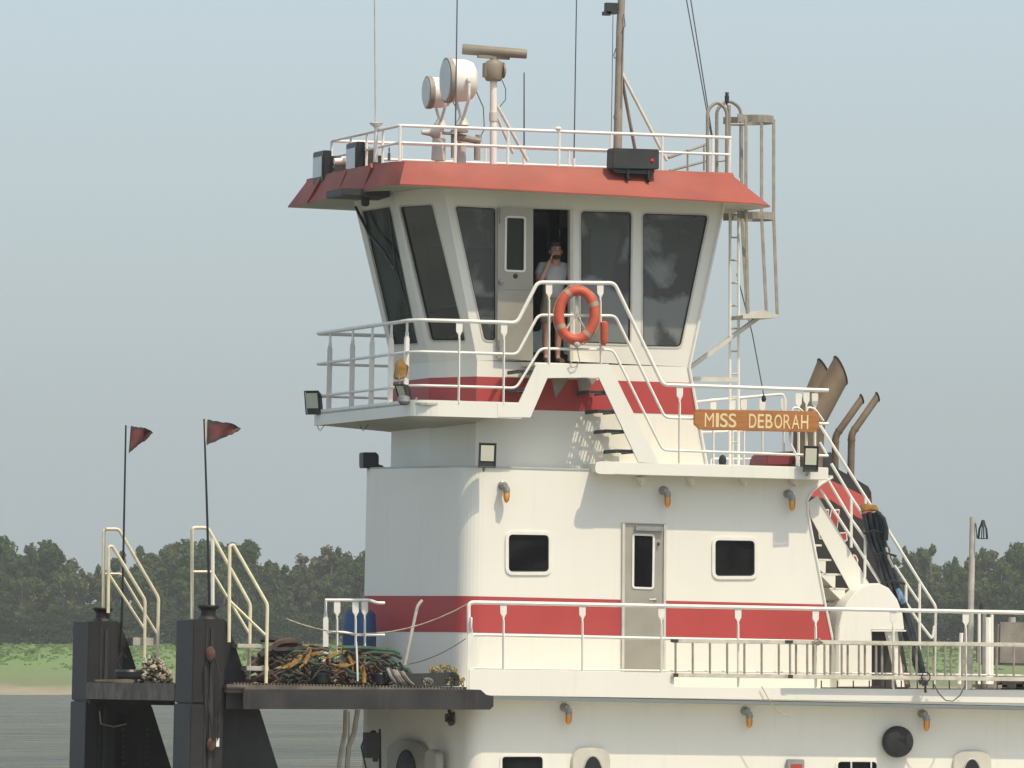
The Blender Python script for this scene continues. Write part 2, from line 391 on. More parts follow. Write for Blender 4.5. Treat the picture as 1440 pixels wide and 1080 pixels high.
tr = MB(); tr.tube([p+Vector((0,-0.004,0)) for p in [S(x,y,0) for x,y in aft]], 0.018, 6); build('edge_trim', tr, 'rail', house2)
# stripe
def stripe_side(x0, x1, ytop0, ytop1, ybot0, ybot1, Y, parent, slant=None):
    m = MB(); p = SP([(x0,ybot0),(x1 if not slant else slant,ybot1),(x1,ytop1),(x0,ytop0)],Y)
    q = [v+Vector((0,-0.004,0)) for v in p]; m.hexa([q[0],q[1],p[1]+Vector((0,0.002,0)),p[0]+Vector((0,0.002,0)),q[3],q[2],p[2]+Vector((0,0.002,0)),p[3]+Vector((0,0.002,0))])
    build('red_stripe', m, 'red', parent, smooth=False)
zs1 = S(672,889.5,0).z; zs0 = S(672,838.5,0).z
def zpix(x, z):   # pixel row of height z at column x on Y=0
    a = S(x,800,0).z; b = S(x,900,0).z; return 800+100*(z-a)/(b-a)
stripe_side(672.5, 873, zpix(672,zs0), zpix(873,zs0), zpix(672,zs1), zpix(873,zs1), 0, house2)
stripe_side(936.5, 1158.5, zpix(936,zs0), zpix(1158,zs0), zpix(936,zs1), zpix(1169,zs1), 0, house2, slant=1169.5)
m = MB(); off = []
for i, p in enumerate(H2):
    t = (H2[min(i+1,len(H2)-1)]-H2[max(i-1,0)]).normalized(); o = Vector((t.y,-t.x,0))
    if o.x > 0.3: o = -o
    if i < 6 and o.y > 0: o = -o
    off.append(p+o*0.004)
for i in range(len(off)-1):
    p, q = off[i], off[i+1]; m.add([(p.x,p.y,zs1),(q.x,q.y,zs1),(q.x,q.y,zs0),(p.x,p.y,zs0)], [(0,1,2,3)])
build('red_stripe', m, 'red', house2)
for wl in (W1, W2):
    window(boat, wl, 0.10, OUT, 0.045, 0.018, 'screen', 'rail')
# dark rooms behind the openings
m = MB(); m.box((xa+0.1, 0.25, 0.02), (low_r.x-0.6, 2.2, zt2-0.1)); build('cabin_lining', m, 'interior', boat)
# door of the second level
def door(parent, loop, win, fr_w, mater, handle, Y, knobside=1, frame=True):
    m = MB(); lp = [v+OUT*0.008 for v in loop]; m.prism([v+Vector((0,0.05,0)) for v in loop], (0,-0.062,0)); 
    # leaf with its own opening
    leaf = MB(); yy = Vector((0,0.012,0))
    wl = rounded(win, 0.02, 3)
    leaf.holed([v-yy for v in loop], [[v-yy for v in wl]]); leaf.holed([v+yy*2 for v in loop], [[v+yy*2 for v in wl]])
    leaf.band([v-yy for v in loop], yy*3); leaf.band([v-yy for v in wl], yy*3)
    d = build('door', leaf, mater, parent, smooth=False)
    if frame:
        fr = MB(); out = grow(loop, fr_w)
        vs = [p+OUT*0.002 for p in out]+[p+OUT*0.035 for p in out]+[p+OUT*0.035 for p in loop]+[p-OUT*0.06 for p in loop]; n = len(loop)
        fr.add(vs, [(a*n+i, a*n+(i+1)%n, (a+1)*n+(i+1)%n, (a+1)*n+i) for a in range(3) for i in range(n)])
        build('door_frame', fr, 'oldwhite', d, smooth=False)
    w = window(d, [v-yy for v in wl], 0.03, OUT, 0.028, 0.012, 'screen', 'rail', gasket=False, name='door_window', recess=0.012)
    h = MB(); hp = handle; h.lathe(hp+Vector((0,-0.01,0)), (0,-1,0), [(0,0.035),(0.008,0.035),(0.01,0.012),(0.05,0.012)], 10)
    h.tube([hp+Vector((0,-0.055,0)), hp+Vector((0.10*knobside,-0.06,-0.005))], 0.012, 6)
    build('handle', h, 'galv', d)
    return d
M['oldwhite'] = mat('grubby_white_paint', (0.62,0.585,0.50), 0.5, var=0.08, scale=4, dirt_refl=0.3, streakcol=(0.3,0.25,0.18))
dr2 = door(boat, D2, SP([(891,825),(891.5,753),(917.5,754),(916.5,826)],0), 0.035, 'alu', S(921,843,0), 0, -1)
m = MB()
for yy in (762, 848, 935): m.tube([S(877,yy,-0.02), S(877,yy+11,-0.02)], 0.014, 6)
build('hinge', m, 'galv', dr2)
m = MB(); m.obox(S(926,765,-0.03), Vector((0.012,0,0)), Vector((0,0.02,0)), Vector((0,0,0.02))); build('latch', m, 'box', dr2)
m = MB(); m.prism(SP([(893,740),(932,741),(932,747),(893,746)],-0.03), (0,-0.04,0)); build('door_closer', m, 'galv', dr2)

# roof deck of the second level
m = MB(); pl = H2+[Vector((xe,2*YC,0)), Vector((xe,0,0))]
m.prism([Vector((p.x,p.y-(0.01 if p.y<0.1 else 0),zt2)) for p in pl], (0,0,0.025)); build('boat_deck', m, 'soffit', boat, smooth=False)

# ---- wheelhouse
zk = S(668,507,0.35).z
A0 = S(671,507,0.35); A1 = S(968,510,0.35); A0.z = A1.z = zk
YB = 0.20
B0 = S(623,262,YB); B1 = S(1019,285,YB)
zb = B0.z; B1.z = zb
def mir(p): return Vector((p.x, 2*YC-p.y, p.z))
yq = 1.39
C0 = S(604,507,yq); C0.z = zk
E0 = S(552,268,yq-0.1); E0.z = zb
lowr = [A1, A0, C0, mir(C0), mir(A0), mir(A1)]
upr = [B1, B0, E0, mir(E0), mir(B0), mir(B1)]
nS = (A1-A0).cross(B0-A0).normalized(); nS = nS if nS.y < 0 else -nS
def P5(px, py): return FP(px, py, A0, nS)
w3 = rounded([P5(x,y) for x,y in ((681,478),(640,290),(697,293),(697,479))], 0.05)
doorL = [P5(x,y) for x,y in ((749.5,507),(749.5,293.5),(801,295),(801,508))]
w4 = rounded([P5(x,y) for x,y in ((817,482),(817,297),(888,298.5),(886,484))], 0.055)
w5 = rounded([P5(x,y) for x,y in ((904,487),(904,300),(996,303),(957,488))], 0.06)
# the side plate is cut round the doorway, which reaches down to the sill
mb = MB()
mb.holed([A0, doorL[0]+(A0-A0), doorL[1], doorL[2], doorL[3], A1, B1, B0], [w3, w4, w5])
def facet_n(a, b, c):
    n = (b-a).cross(c-a).normalized(); ctr = Vector((2.5,YC,zk)); return n if n.dot(a-ctr) > 0 else -n
n2 = facet_n(A0, C0, B0); n1 = facet_n(C0, mir(C0), E0)
def PF(px, py, n, p0): return FP(px, py, p0, n)
win2 = rounded([PF(x,y,n2,A0) for x,y in ((606,479),(562,291),(608,288),(655,479))], 0.05)
win1 = rounded([PF(x,y,n1,C0) for x,y in ((552,485),(509,297),(549,291),(588,483))], 0.05)
mb.holed([A0, C0, E0, B0], [win2])
win2b = [mir(p) for p in win2]
mb.holed([C0, mir(C0), mir(E0), E0], [win1])
mb.holed([mir(A0), mir(C0), mir(E0), mir(B0)], [win2b])
far = [[mir(p) for p in w] for w in (w3, w4, w5)]
mb.holed([mir(A0), mir(A1), mir(B1), mir(B0)], far)
# aft bulkhead with two windows so that daylight comes through
aw = [[Vector((A1.x+ (B1.x-A1.x)*t, y, zk+(zb-zk)*t)) for y,t in ((y0,0.15),(y0,0.88),(y0+1.1,0.88),(y0+1.1,0.15))] for y0 in (0.9, 2.8)]
mb.holed([A1, B1, mir(B1), mir(A1)], aw)
# lower part of the wheelhouse down to the boat deck
G = S(993,656,0.35)
z3 = zt2+0.025
base = [Vector((S(993,656,0.35).x,0.35,z3)), Vector((A0.x,0.35,z3)), Vector((C0.x,C0.y,z3))]
base += [mir(p) for p in reversed(base)]
rngs = lowr
for i in range(6):
    j = (i+1)%6
    mb.add([base[i], base[j], rngs[j], rngs[i]], [(0,1,2,3)])
wh = build('wheelhouse', mb, 'white', boat, smooth=False)
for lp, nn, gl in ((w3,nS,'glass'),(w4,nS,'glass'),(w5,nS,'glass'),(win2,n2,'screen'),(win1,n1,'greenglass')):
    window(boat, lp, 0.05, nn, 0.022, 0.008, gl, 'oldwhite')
for lp in far:
    nn = facet_n(mir(A0), mir(A1), mir(B0)); window(boat, lp, 0.05, nn, 0.022, 0.008, 'clearglass', 'oldwhite')
nn = facet_n(A1, mir(A1), B1)
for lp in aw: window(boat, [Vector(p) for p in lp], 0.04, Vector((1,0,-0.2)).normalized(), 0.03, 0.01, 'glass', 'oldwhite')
# corner trim of the aft edge
m = MB(); m.tube([G+Vector((0.01,-0.008,0)), A1+Vector((0.01,-0.008,0)), B1+Vector((0.01,-0.008,0))], 0.022, 6); build('edge_trim', m, 'rail', wh)
# wheelhouse stripe
zr0 = S(800,578,0.35).z; zr1 = S(672,529.5,0.35).z
def lerp_ring(z):
    t = (z-z3)/(zk-z3); return [b.lerp(k, t) for b, k in zip(base, lowr)]
r0 = lerp_ring(zr0); r1 = lerp_ring(zr1); ctr = Vector((2,YC,0))
m = MB()
for i in range(5):
    a, b, c, d = r0[i], r0[i+1], r1[i+1], r1[i]; n = facet_n(a, b, d)*0.004
    m.add([a+n, b+n, c+n, d+n], [(0,1,2,3)])
build('red_stripe', m, 'red', wh, smooth=False)
# interior: floor, ceiling, console, chair, posts, blue panels
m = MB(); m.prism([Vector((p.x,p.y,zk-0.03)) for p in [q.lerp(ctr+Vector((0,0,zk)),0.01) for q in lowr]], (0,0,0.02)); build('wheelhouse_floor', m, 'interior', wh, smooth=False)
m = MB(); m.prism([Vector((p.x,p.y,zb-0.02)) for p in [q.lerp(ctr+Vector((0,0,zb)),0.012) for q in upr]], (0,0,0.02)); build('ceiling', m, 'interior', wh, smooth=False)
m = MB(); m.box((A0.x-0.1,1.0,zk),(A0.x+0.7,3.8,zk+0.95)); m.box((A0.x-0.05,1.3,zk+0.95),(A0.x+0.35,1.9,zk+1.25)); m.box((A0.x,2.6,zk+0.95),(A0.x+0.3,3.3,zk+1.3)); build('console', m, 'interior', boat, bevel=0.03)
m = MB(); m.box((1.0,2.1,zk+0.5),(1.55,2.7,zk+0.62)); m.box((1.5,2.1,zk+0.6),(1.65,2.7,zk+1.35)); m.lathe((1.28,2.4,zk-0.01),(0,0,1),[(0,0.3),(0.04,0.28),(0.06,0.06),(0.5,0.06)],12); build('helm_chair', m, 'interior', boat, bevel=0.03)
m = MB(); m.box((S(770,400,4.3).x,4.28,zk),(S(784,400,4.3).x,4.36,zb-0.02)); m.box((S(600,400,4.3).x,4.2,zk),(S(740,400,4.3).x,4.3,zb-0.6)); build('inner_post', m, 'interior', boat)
m = MB(); m.box((S(738,400,4.2).x,4.19,zk+0.7),(S(768,400,4.2).x,4.21,zb-0.28)); m.box((S(786,400,4.2).x,4.19,zk+0.7),(S(830,400,4.2).x,4.21,zb-0.28)); build('blue_window_panel', m, 'bluewindow', boat)  # blue panels stand in for the bluish far-side windows behind the doorway
# doorway of the wheelhouse: frame, open leaf standing forward of it
fr = MB(); lp = doorL; out = grow(lp, 0.045); n = 4
vs = [p+nS*0.002 for p in out]+[p+nS*0.03 for p in out]+[p+nS*0.03 for p in lp]+[p-nS*0.1 for p in lp]
fr.add(vs, [(a*n+i, a*n+(i+1)%n, (a+1)*n+(i+1)%n, (a+1)*n+i) for a in range(3) for i in range(1,4) if not i == 3])
build('door_frame', fr, 'oldwhite', wh, smooth=False)
L5 = [P5(x,y)+nS*0.07 for x,y in ((697.5,503),(698.5,291),(748,293),(747.5,507))]
LW = rounded([P5(x,y)+nS*0.07 for x,y in ((710,379),(711,306),(735,307),(734.5,380))], 0.02, 3)
leaf = MB(); yy = nS*0.045
leaf.holed(L5, [LW]); leaf.holed([v-yy for v in L5], [[v-yy for v in LW]]); leaf.band(L5, -yy); leaf.band(LW, -yy)
d3 = build('door', leaf, 'alu', boat, smooth=False); tag(d3, 'open metal wheelhouse door with narrow window')
window(d3, LW, 0.03, nS, 0.028, 0.012, 'clearglass', 'rail', gasket=False, name='door_window', recess=0.012)
h = MB(); hp = P5(702,396)+nS*0.07; h.lathe(hp, nS, [(0,0.04),(0.01,0.04),(0.012,0.015),(0.045,0.015),(0.05,0.035),(0.08,0.03),(0.09,0.0)], 10); build('handle', h, 'galv', d3)
h = MB(); hp = P5(723,388)+nS*0.07; h.lathe(hp, nS, [(0,0.035),(0.012,0.03),(0.014,0.02)], 12); build('badge', h, 'box', d3)
h = MB(); h.bar(P5(699,405)+nS*0.075, P5(746,406)+nS*0.075, 0.01, 0.02); build('seam', h, 'alu', d3)
h = MB(); h.tube([P5(701.5,293)+nS*0.08, P5(701,314)+nS*0.08], 0.012, 6); h.tube([P5(700,478)+nS*0.08, P5(700,490)+nS*0.08], 0.016, 6); build('bolt', h, 'galv', d3)
# ---- wheelhouse roof
low = [S(1083,289.5,-0.30), S(1066,286,-0.53), S(900,276,-0.53), S(760,268.5,-0.53), S(640,262,-0.53), S(590,259.5,-0.53), S(562,258.5,-0.38), S(540,259.5,0.1), S(520,265,0.75), S(495,272,1.6), S(450,281,3.2), S(405,290,5.2)]
xt0 = S(560,226,-0.1).x; zt = S(560,226,-0.1).z
topn = [S(1031,243.5,0.1), S(1030,243.5,-0.1), S(900,238.5,-0.1), S(760,233,-0.1), S(640,229,-0.1), Vector((xt0+0.32,-0.10,0)), Vector((xt0+0.10,-0.05,0)), Vector((xt0-0.03,0.20,0)), Vector((xt0-0.09,0.8,0)), Vector((xt0-0.12,1.7,0)), Vector((xt0-0.12,3.2,0)), Vector((xt0-0.05,4.85,0))]
for p in topn: p.z = zt
farlow = [Vector((low[0].x,5.1,low[0].z)), Vector((low[1].x,5.33,low[1].z))]
lowf = low+[Vector((low[1].x,5.3,low[1].z)), Vector((low[0].x,5.1,low[0].z))]
topf = topn+[Vector((topn[1].x,4.9,zt)), Vector((topn[0].x,4.8,zt))]
n = len(lowf); mb = MB()
mid = [p+Vector((0,0,-0.03))+ (q-p)*0.04 for p, q in zip(topf, lowf)]
lip = [p+Vector((0,0,0.0))+(p-q).normalized()*0.0 for p, q in zip(topf, lowf)]
lowe = [p+Vector((0,0,-0.018)) for p in lowf]
mb.loftrings([lowe, lowf, mid, topf], cap=False)
mb.add(topf, [tuple(range(n))])
roof = build('wheelhouse_roof', mb, 'roofred', boat)
m = MB(); wt = [q+Vector((0,0,0)) for q in (B1,B0,E0,mir(E0),mir(B0),mir(B1))]
inner = []
for p in lowe:
    c = Vector((2.0, YC, 0)); inner.append(Vector((p.x+(c.x-p.x)*0.45, p.y+(c.y-p.y)*0.45, zb-0.01)))
m.loftrings([lowe, inner], cap=False); m.add(inner, [tuple(range(n))])
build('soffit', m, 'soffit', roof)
m = MB()                                  # pressed ridges in the forward eave
for (y0, xt_, xb_) in ((0.9,0,0),(2.3,0,0),(3.7,0,0)):
    t = [q for q in topn if True]
    pt = Vector((xt0-0.11, y0, zt-0.015)); 
    k = min(range(len(low)), key=lambda i: abs(low[i].y-y0) if i > 6 else 99); pb = low[k]
    m.bar(pt+Vector((-0.005,0,0.0)), Vector((pb.x+0.01, y0+0.25, pb.z+0.02)), 0.10, 0.03)
build('pressed_ridge', m, 'roofred', roof)
m = MB(); m.prism([v for v in (PF(480,271,n1,C0)+Vector((-0.5,0,0)),)]*0 or [Vector((E0.x-0.75,1.1,zb-0.02)),Vector((E0.x-0.1,1.0,zb-0.02)),Vector((E0.x-0.02,2.0,zb-0.02)),Vector((E0.x-0.75,2.0,zb-0.02))], (0,0,-0.10)); m.lathe((E0.x-0.35,1.4,zb-0.1),(0,0,-1),[(0,0.06),(0.12,0.06),(0.14,0.03)],10); build('wiper_motor_box', m, 'box', boat, bevel=0.01)
# wiper on the foremost window
m = MB(); nn = n1
wp = [PF(x,y,n1,C0)+n1*0.05 for x,y in ((505,290),(524,328),(545,352),(556,372),(561,376))]
m.tube(wp, 0.022, 6); m.tube([PF(552,300,n1,C0)+n1*0.04, PF(561,375,n1,C0)+n1*0.04, PF(580,440,n1,C0)+n1*0.04], 0.014, 6)
build('wiper', m, 'plastic', boat)

# ---- railings
def stanchion(m, p, top, along, w=0.085, t=0.014, twist=True):
    # flat bar, its head twisted to lie along the rail
    p = Vector(p); top = Vector(top); h = (top-p).length; along = Vector(along).normalized(); ax = (top-p).normalized()
    cross = ax.cross(along)
    rings = []
    seq = [(0,90,w*0.85),(h-0.24,90,w*0.85),(h-0.20,60,w*0.55),(h-0.165,25,w*0.7),(h-0.14,0,w),(h-0.02,0,w*1.05),(h,0,w*0.9)] if twist else [(0,90,w),(h,90,w)]
    for z, a, ww in seq:
        c = p+ax*z; u = along*math.cos(R(a))+cross*math.sin(R(a)); v = ax.cross(u)
        rings.append([c+u*ww/2+v*t/2, c-u*ww/2+v*t/2, c-u*ww/2-v*t/2, c+u*ww/2-v*t/2])
    m.loftrings(rings); return m
X = Vector((1,0,0)); Yv = Vector((0,1,0)); Zv = Vector((0,0,1))
def railing(parent, name, paths, posts, rmat='rail', r=0.022, label=None):
    m = MB()
    for k, (p, rr) in enumerate(paths[:1]): m.tube(arcpath(p, 0.07), rr, 8)
    g = build(name, m, rmat, parent)
    if label: g['label'] = label
    for p, rr in paths[1:]:
        m = MB(); m.tube(arcpath(p, 0.07), rr, 8); build('middle_rail', m, rmat, g)
    for q in posts:
        m = MB()
        if q[0] == 'r': m.tube([q[1], q[2]], q[3], 6)
        else: stanchion(m, q[1], q[2], q[3], *q[4:])
        build('stanchion', m, rmat, g)
    return g
# second-deck rail
YD = -0.85
def zrow(x, y0, x0, y1, x1): return y0+(y1-y0)*(x-x0)/(x1-x0)
top = lambda x: zrow(x,847,658,861.5,1440); midr = lambda x: zrow(x,892.5,658,908,1440); lowl = lambda x: zrow(x,939.5,658,950,1440)
base_ = lambda x: zrow(x,967,658,974,1440)
paths = [([S(660,966,YD), S(659,847,YD), S(1620,top(1620),YD)], 0.027), ([S(660,midr(660),YD), S(1620,midr(1620),YD)], 0.021), ([S(660,lowl(660),YD), S(1620,lowl(1620),YD)], 0.012)]
posts = [('f', S(x,base_(x),YD), S(x,top(x),YD), X) for x in (708,819,930,1038,1147,1256,1358,1468,1578)]
posts += [('f', S(662,900,YD-0.03)+Vector((0,0,-0.7)), S(662,868,YD-0.03), Yv, 0.10, 0.02)]
rail2 = railing(boat, 'deck_railing', paths, posts)
# rail of the wing and stair platform
YW = -0.35
tp = [(708,455),(727,455),(756,397),(864,398),(932,541),(1165,549)]
mp_ = [(708,500),(727,501.5),(757,443),(865,444),(935,587),(1165,596)]
lp_ = [(708,546),(726,547.5),(760,490),(862,492),(932,633),(1165,641)]
xf = S(582,566,YW).x
zTop = S(600,450,YW).z; zMid = S(600,494.5,YW).z; zLow = S(600,542,YW).z
def wing(z, yside, pts):
    r = 0.35; P = [Vector((xf+2.6, 5.15, z)), Vector((xf, 5.15, z)), Vector((xf, YW+r, z)), Vector((xf+r*0.35, YW+0.08, z)), S(pts[0][0]-60, 0, YW)]
    P[-1] = Vector((S(640,500,YW).x, YW, z)); Q = [S(x,y,YW) for x,y in pts]; Q[0].z = z; Q[1].z = z; return P+Q
paths = [(wing(zTop,0,tp),0.026),(wing(zMid,0,mp_),0.020),(wing(zLow,0,lp_),0.018)]
zWf = S(600,566,YW).z
posts = [('f', Vector((xf,y,zWf)), Vector((xf,y,zTop)), Yv) for y in (YW+0.45, 0.95, 2.0, 3.1, 4.4)]
posts += [('f', Vector((xf+x,5.15,zWf)), Vector((xf+x,5.15,zTop)), X) for x in (1.3,2.4)]
posts += [('f', Vector((S(x,560,YW).x,YW,zWf)), Vector((S(x,500,YW).x,YW,zTop)), X) for x in (645,708)]
posts += [('f', S(772,512,YW), S(772,397.5,YW), X), ('f', S(845,512,YW), S(844,398,YW), X), ('f', S(955,651,YW), S(956,542,YW), X)]
railing(boat, 'wing_railing', paths, posts)
# far side rail of the after deck seen behind the name board
YF = 3.3
paths = [([S(985,566,YF)-X*0.1, S(1000,563,YF), S(1103,554,YF), S(1104,580,YF)], 0.02), ([S(985,608,YF), S(1104,604,YF)], 0.016), ([S(1000,655,YF), S(1000,645,YF), S(1104,646,YF)], 0.016)]
posts = [('f', S(x,657,YF), S(x,560,YF), X) for x in (1003,1030,1046,1072,1102)]
railing(boat, 'after_railing', paths, posts)
paths = [([S(1044,657,2.6), S(1045,650,2.6), S(1075,647,2.6), S(1076,657,2.6)], 0.018)]
# bent guard pipes at the head of the after stair
m = MB()
for dx in (0, 20): m.tube(arcpath([S(1112+dx,586,YW), S(1116+dx,572,YW), S(1126+dx,575,YW), S(1138+dx,592,YW)], 0.05), 0.016, 6)
m.tube(arcpath([S(1111,606,YW), S(1111,624,YW), S(1121,642,YW), S(1121,655,YW)], 0.05), 0.02, 6)
build('guard_pipe', m, 'rail', boat)
m = MB(); stanchion(m, S(1134,656,YW), S(1134,549,YW), X); stanchion(m, S(1146,656,0.2), S(1146,553,0.2), X); stanchion(m, S(1123,656,0.2), S(1123,553,0.2), X); build('stanchion', m, 'rail', boat)

# ---- wing floors, fascia and the two short stairs to the wheelhouse door
def strip(name, top_pts, bot_pts, Y, th, mtl, parent, rnd=0):
    m = MB(); t = SP(top_pts, Y); b = SP(bot_pts, Y); n = len(t); v = Vector((0,th,0))
    for i in range(n-1):
        m.hexa([b[i], b[i+1], b[i+1]+v, b[i]+v, t[i], t[i+1], t[i+1]+v, t[i]+v])
    return build(name, m, mtl, parent, smooth=False)
zFb = S(600,585,YW).z
m = MB(); yf = 5.15
pl = [Vector((S(728,567,YW).x,YW-0.02,zWf)), Vector((S(600,567,YW).x,YW-0.02,zWf)), Vector((xf+0.1,YW+0.03,zWf)), Vector((xf-0.02,YW+0.25,zWf)), Vector((xf-0.02,yf,zWf)), Vector((xf+2.6,yf,zWf)), Vector((xf+2.6,3.9,zWf)), Vector((C0.x+0.2,3.4,zWf)), Vector((C0.x+0.2,1.4,zWf)), Vector((S(728,567,0.37).x-0.6,0.37,zWf)), Vector((S(735,567,0.37).x,0.37,zWf))]
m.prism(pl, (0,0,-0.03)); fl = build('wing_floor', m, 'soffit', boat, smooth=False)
# fascia turned round the wing corner
path = rounded([Vector((S(736,567,YW).x,YW,0)), Vector((xf-0.02,YW,0)), Vector((xf-0.02,yf,0))], 0.30, 6)
path = [Vector((S(733,567,YW).x,YW-0.025,0))]+[Vector((xf+0.40-0.42*math.sin(R(a)), YW+0.30-0.325*math.cos(R(a)),0)) for a in range(0,91,10)]+[Vector((xf-0.02,yf,0)), Vector((xf+2.6,yf,0))]
m = MB(); zc = Vector((0,0,zWf+0.035)); zd = Vector((0,0,zFb))
inn = [p+Vector((0.012,0.012,0)) for p in path]
for i in range(len(path)-1):
    a,b,c,d = path[i],path[i+1],inn[i+1],inn[i]
    m.hexa([a+zd,b+zd,c+zd,d+zd,a+zc,b+zc,c+zc,d+zc])
build('wing_fascia', m, 'white', boat)
# soffit beams sloping to the house under the wing
m = MB()
m.add([Vector((xf,YW+0.3,zFb+0.01)), Vector((xf,yf,zFb+0.01)), Vector((C0.x+0.1,3.41,zFb-0.12)), Vector((C0.x+0.1,1.39,zFb-0.12)),Vector((A0.x,0.36,zFb-0.05)),Vector((A0.x,YW+0.02,zFb+0.01))], [(0,1,2,3),(0,3,4,5)])
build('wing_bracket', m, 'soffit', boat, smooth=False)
strip('stair_stringer', [(700,566.8),(729,567.5),(755,511.5),(856,511.5),(926,650)], [(700,586.3),(746,587),(770,531.5),(842,530.5),(898,650)], YW-0.03, 0.035, 'white', boat)
m = MB(); zP = S(800,512,YW).z
m.box((S(752,512,YW).x,YW,zP-0.03),(S(850,512,YW).x,0.36,zP+0.01)); build('door_platform', m, 'white', boat, smooth=False)
m = MB(); g = SP([(776,532),(800,532),(781,560)],0.1); m.prism(g,(0,0.012,0)); g = SP([(812,532),(840,532),(830,545),(815,556)],0.25); m.prism(g,(0,0.012,0)); build('platform_bracket', m, 'mast', boat, smooth=False)
def tread(cx, cy, w=0.26, parent=None):
    c = S(cx,cy,YW); m = MB(); y0, y1 = YW+0.01, 0.30
    m.box((c.x-w/2,y0,c.z-0.05),(c.x-w/2+0.012,y1,c.z)); m.box((c.x+w/2-0.012,y0,c.z-0.05),(c.x+w/2,y1,c.z)); m.box((c.x-w/2+0.012,y0,c.z-0.05),(c.x+w/2-0.012,y0+0.01,c.z))
    k = 6
    for i in range(k): x = c.x-w/2+w*(i+0.5)/k; m.box((x-0.006,y0,c.z-0.012),(x+0.006,y1,c.z))
    for i in range(7): y = y0+(y1-y0)*i/6; m.box((c.x-w/2+0.012,y-0.012,c.z-0.014),(c.x+w/2-0.012,y+0.012,c.z-0.002))
    build('tread', m, 'treadgrey', parent, smooth=False)
m = MB(); m.bar(S(852,520,0.31), S(915,652,0.31), 0.02, 0.16); inner_st = build('inner_stringer', m, 'white', boat, smooth=False)
for cx, cy in ((850,549),(862,576),(874,604),(888,632)): tread(cx-8, cy, parent=inner_st)
m = MB(); m.bar(S(735,575,0.31), S(757,520,0.31), 0.02, 0.10); st2 = build('inner_stringer', m, 'white', boat, smooth=False)
for cx, cy in ((742,520),(738,546)): tread(cx, cy, 0.22, parent=st2)
# after part of the wing: floor slab and fascia
m = MB(); a = S(838,668,YW); b = S(1164,668,YW); zA = S(926,651,YW).z; zB = S(926,669,YW).z
m.box((a.x+0.05,YW-0.03,zB),(b.x,YW+0.02,zA)); m.box((a.x+0.02,YW-0.01,zB+0.03),(b.x-0.01,3.4,zA-0.03)); build('after_wing_deck', m, 'white', boat, bevel=0.008)
m = MB(); m.prism(rounded([Vector((a.x-0.02,YW-0.034,zB+0.002)),Vector((a.x+0.3,YW-0.034,zB+0.002)),Vector((a.x+0.3,YW-0.034,zA-0.002)),Vector((a.x-0.02,YW-0.034,zA-0.002))],0.08),(0,0.06,0)); build('rounded_end', m, 'white', boat)
m = MB()
for x in (905,975,1050,1120):
    m.prism(SP([(x-6,671),(x+6,671),(x,684)],-0.17), (0,0.16,0))
build('deck_bracket', m, 'white', boat, smooth=False)

# ---- second deck slab, bow platform
xd0 = S(690,975,-0.9).x
m = MB(); m.box((xd0-0.3,-0.88,-0.10),(9.5,5.7,-0.0)); build('second_deck', m, 'white', boat, smooth=False)
m = MB()
m.prism(SP([(660,972),(660,941),(948,946),(948,966),(1600,972),(1600,991),(690,978),(682,977),(678,972)][::-1],-0.9), (0,0.02,0))
build('deck_fascia', m, 'white', boat, smooth=False)
# bow platform
YP = -0.9
m = MB(); p = SP([(342,997),(342,969.5),(660,969.5),(676,970),(684,977),(694,979),(694,993),(689,998)],YP-0.005); m.prism(p,(0,0.05,0))
m2 = MB()
plat = build('bow_platform', m, 'deckblack', boat, smooth=False)
xk = S(320,969,YP).x; xp1 = S(655,969,YP).x
m = MB(); m.box((xk,YP+0.05,-0.14),(xp1+0.1,6.3,-0.03)); build('platform_plate', m, 'decktop', plat, smooth=False)
m = MB()
for i, x in enumerate(np.arange(xk+0.1, xp1, 0.045)):
    m.box((x,YP+0.06,-0.032),(x+0.02,YP+0.6,-0.006))
o_ = build('grating_bar', m, 'decktop', plat, smooth=False)
m = MB(); p = SP([(318,997),(318,969),(341,969),(341,997)],YP+0.2); m.prism(p,(0,0.05,0)); m.prism(SP([(318,966.5),(345,966.5),(345,969),(318,969)],YP), (0,2.0,0)); build('platform_end', m, 'deckblack', plat, smooth=False)

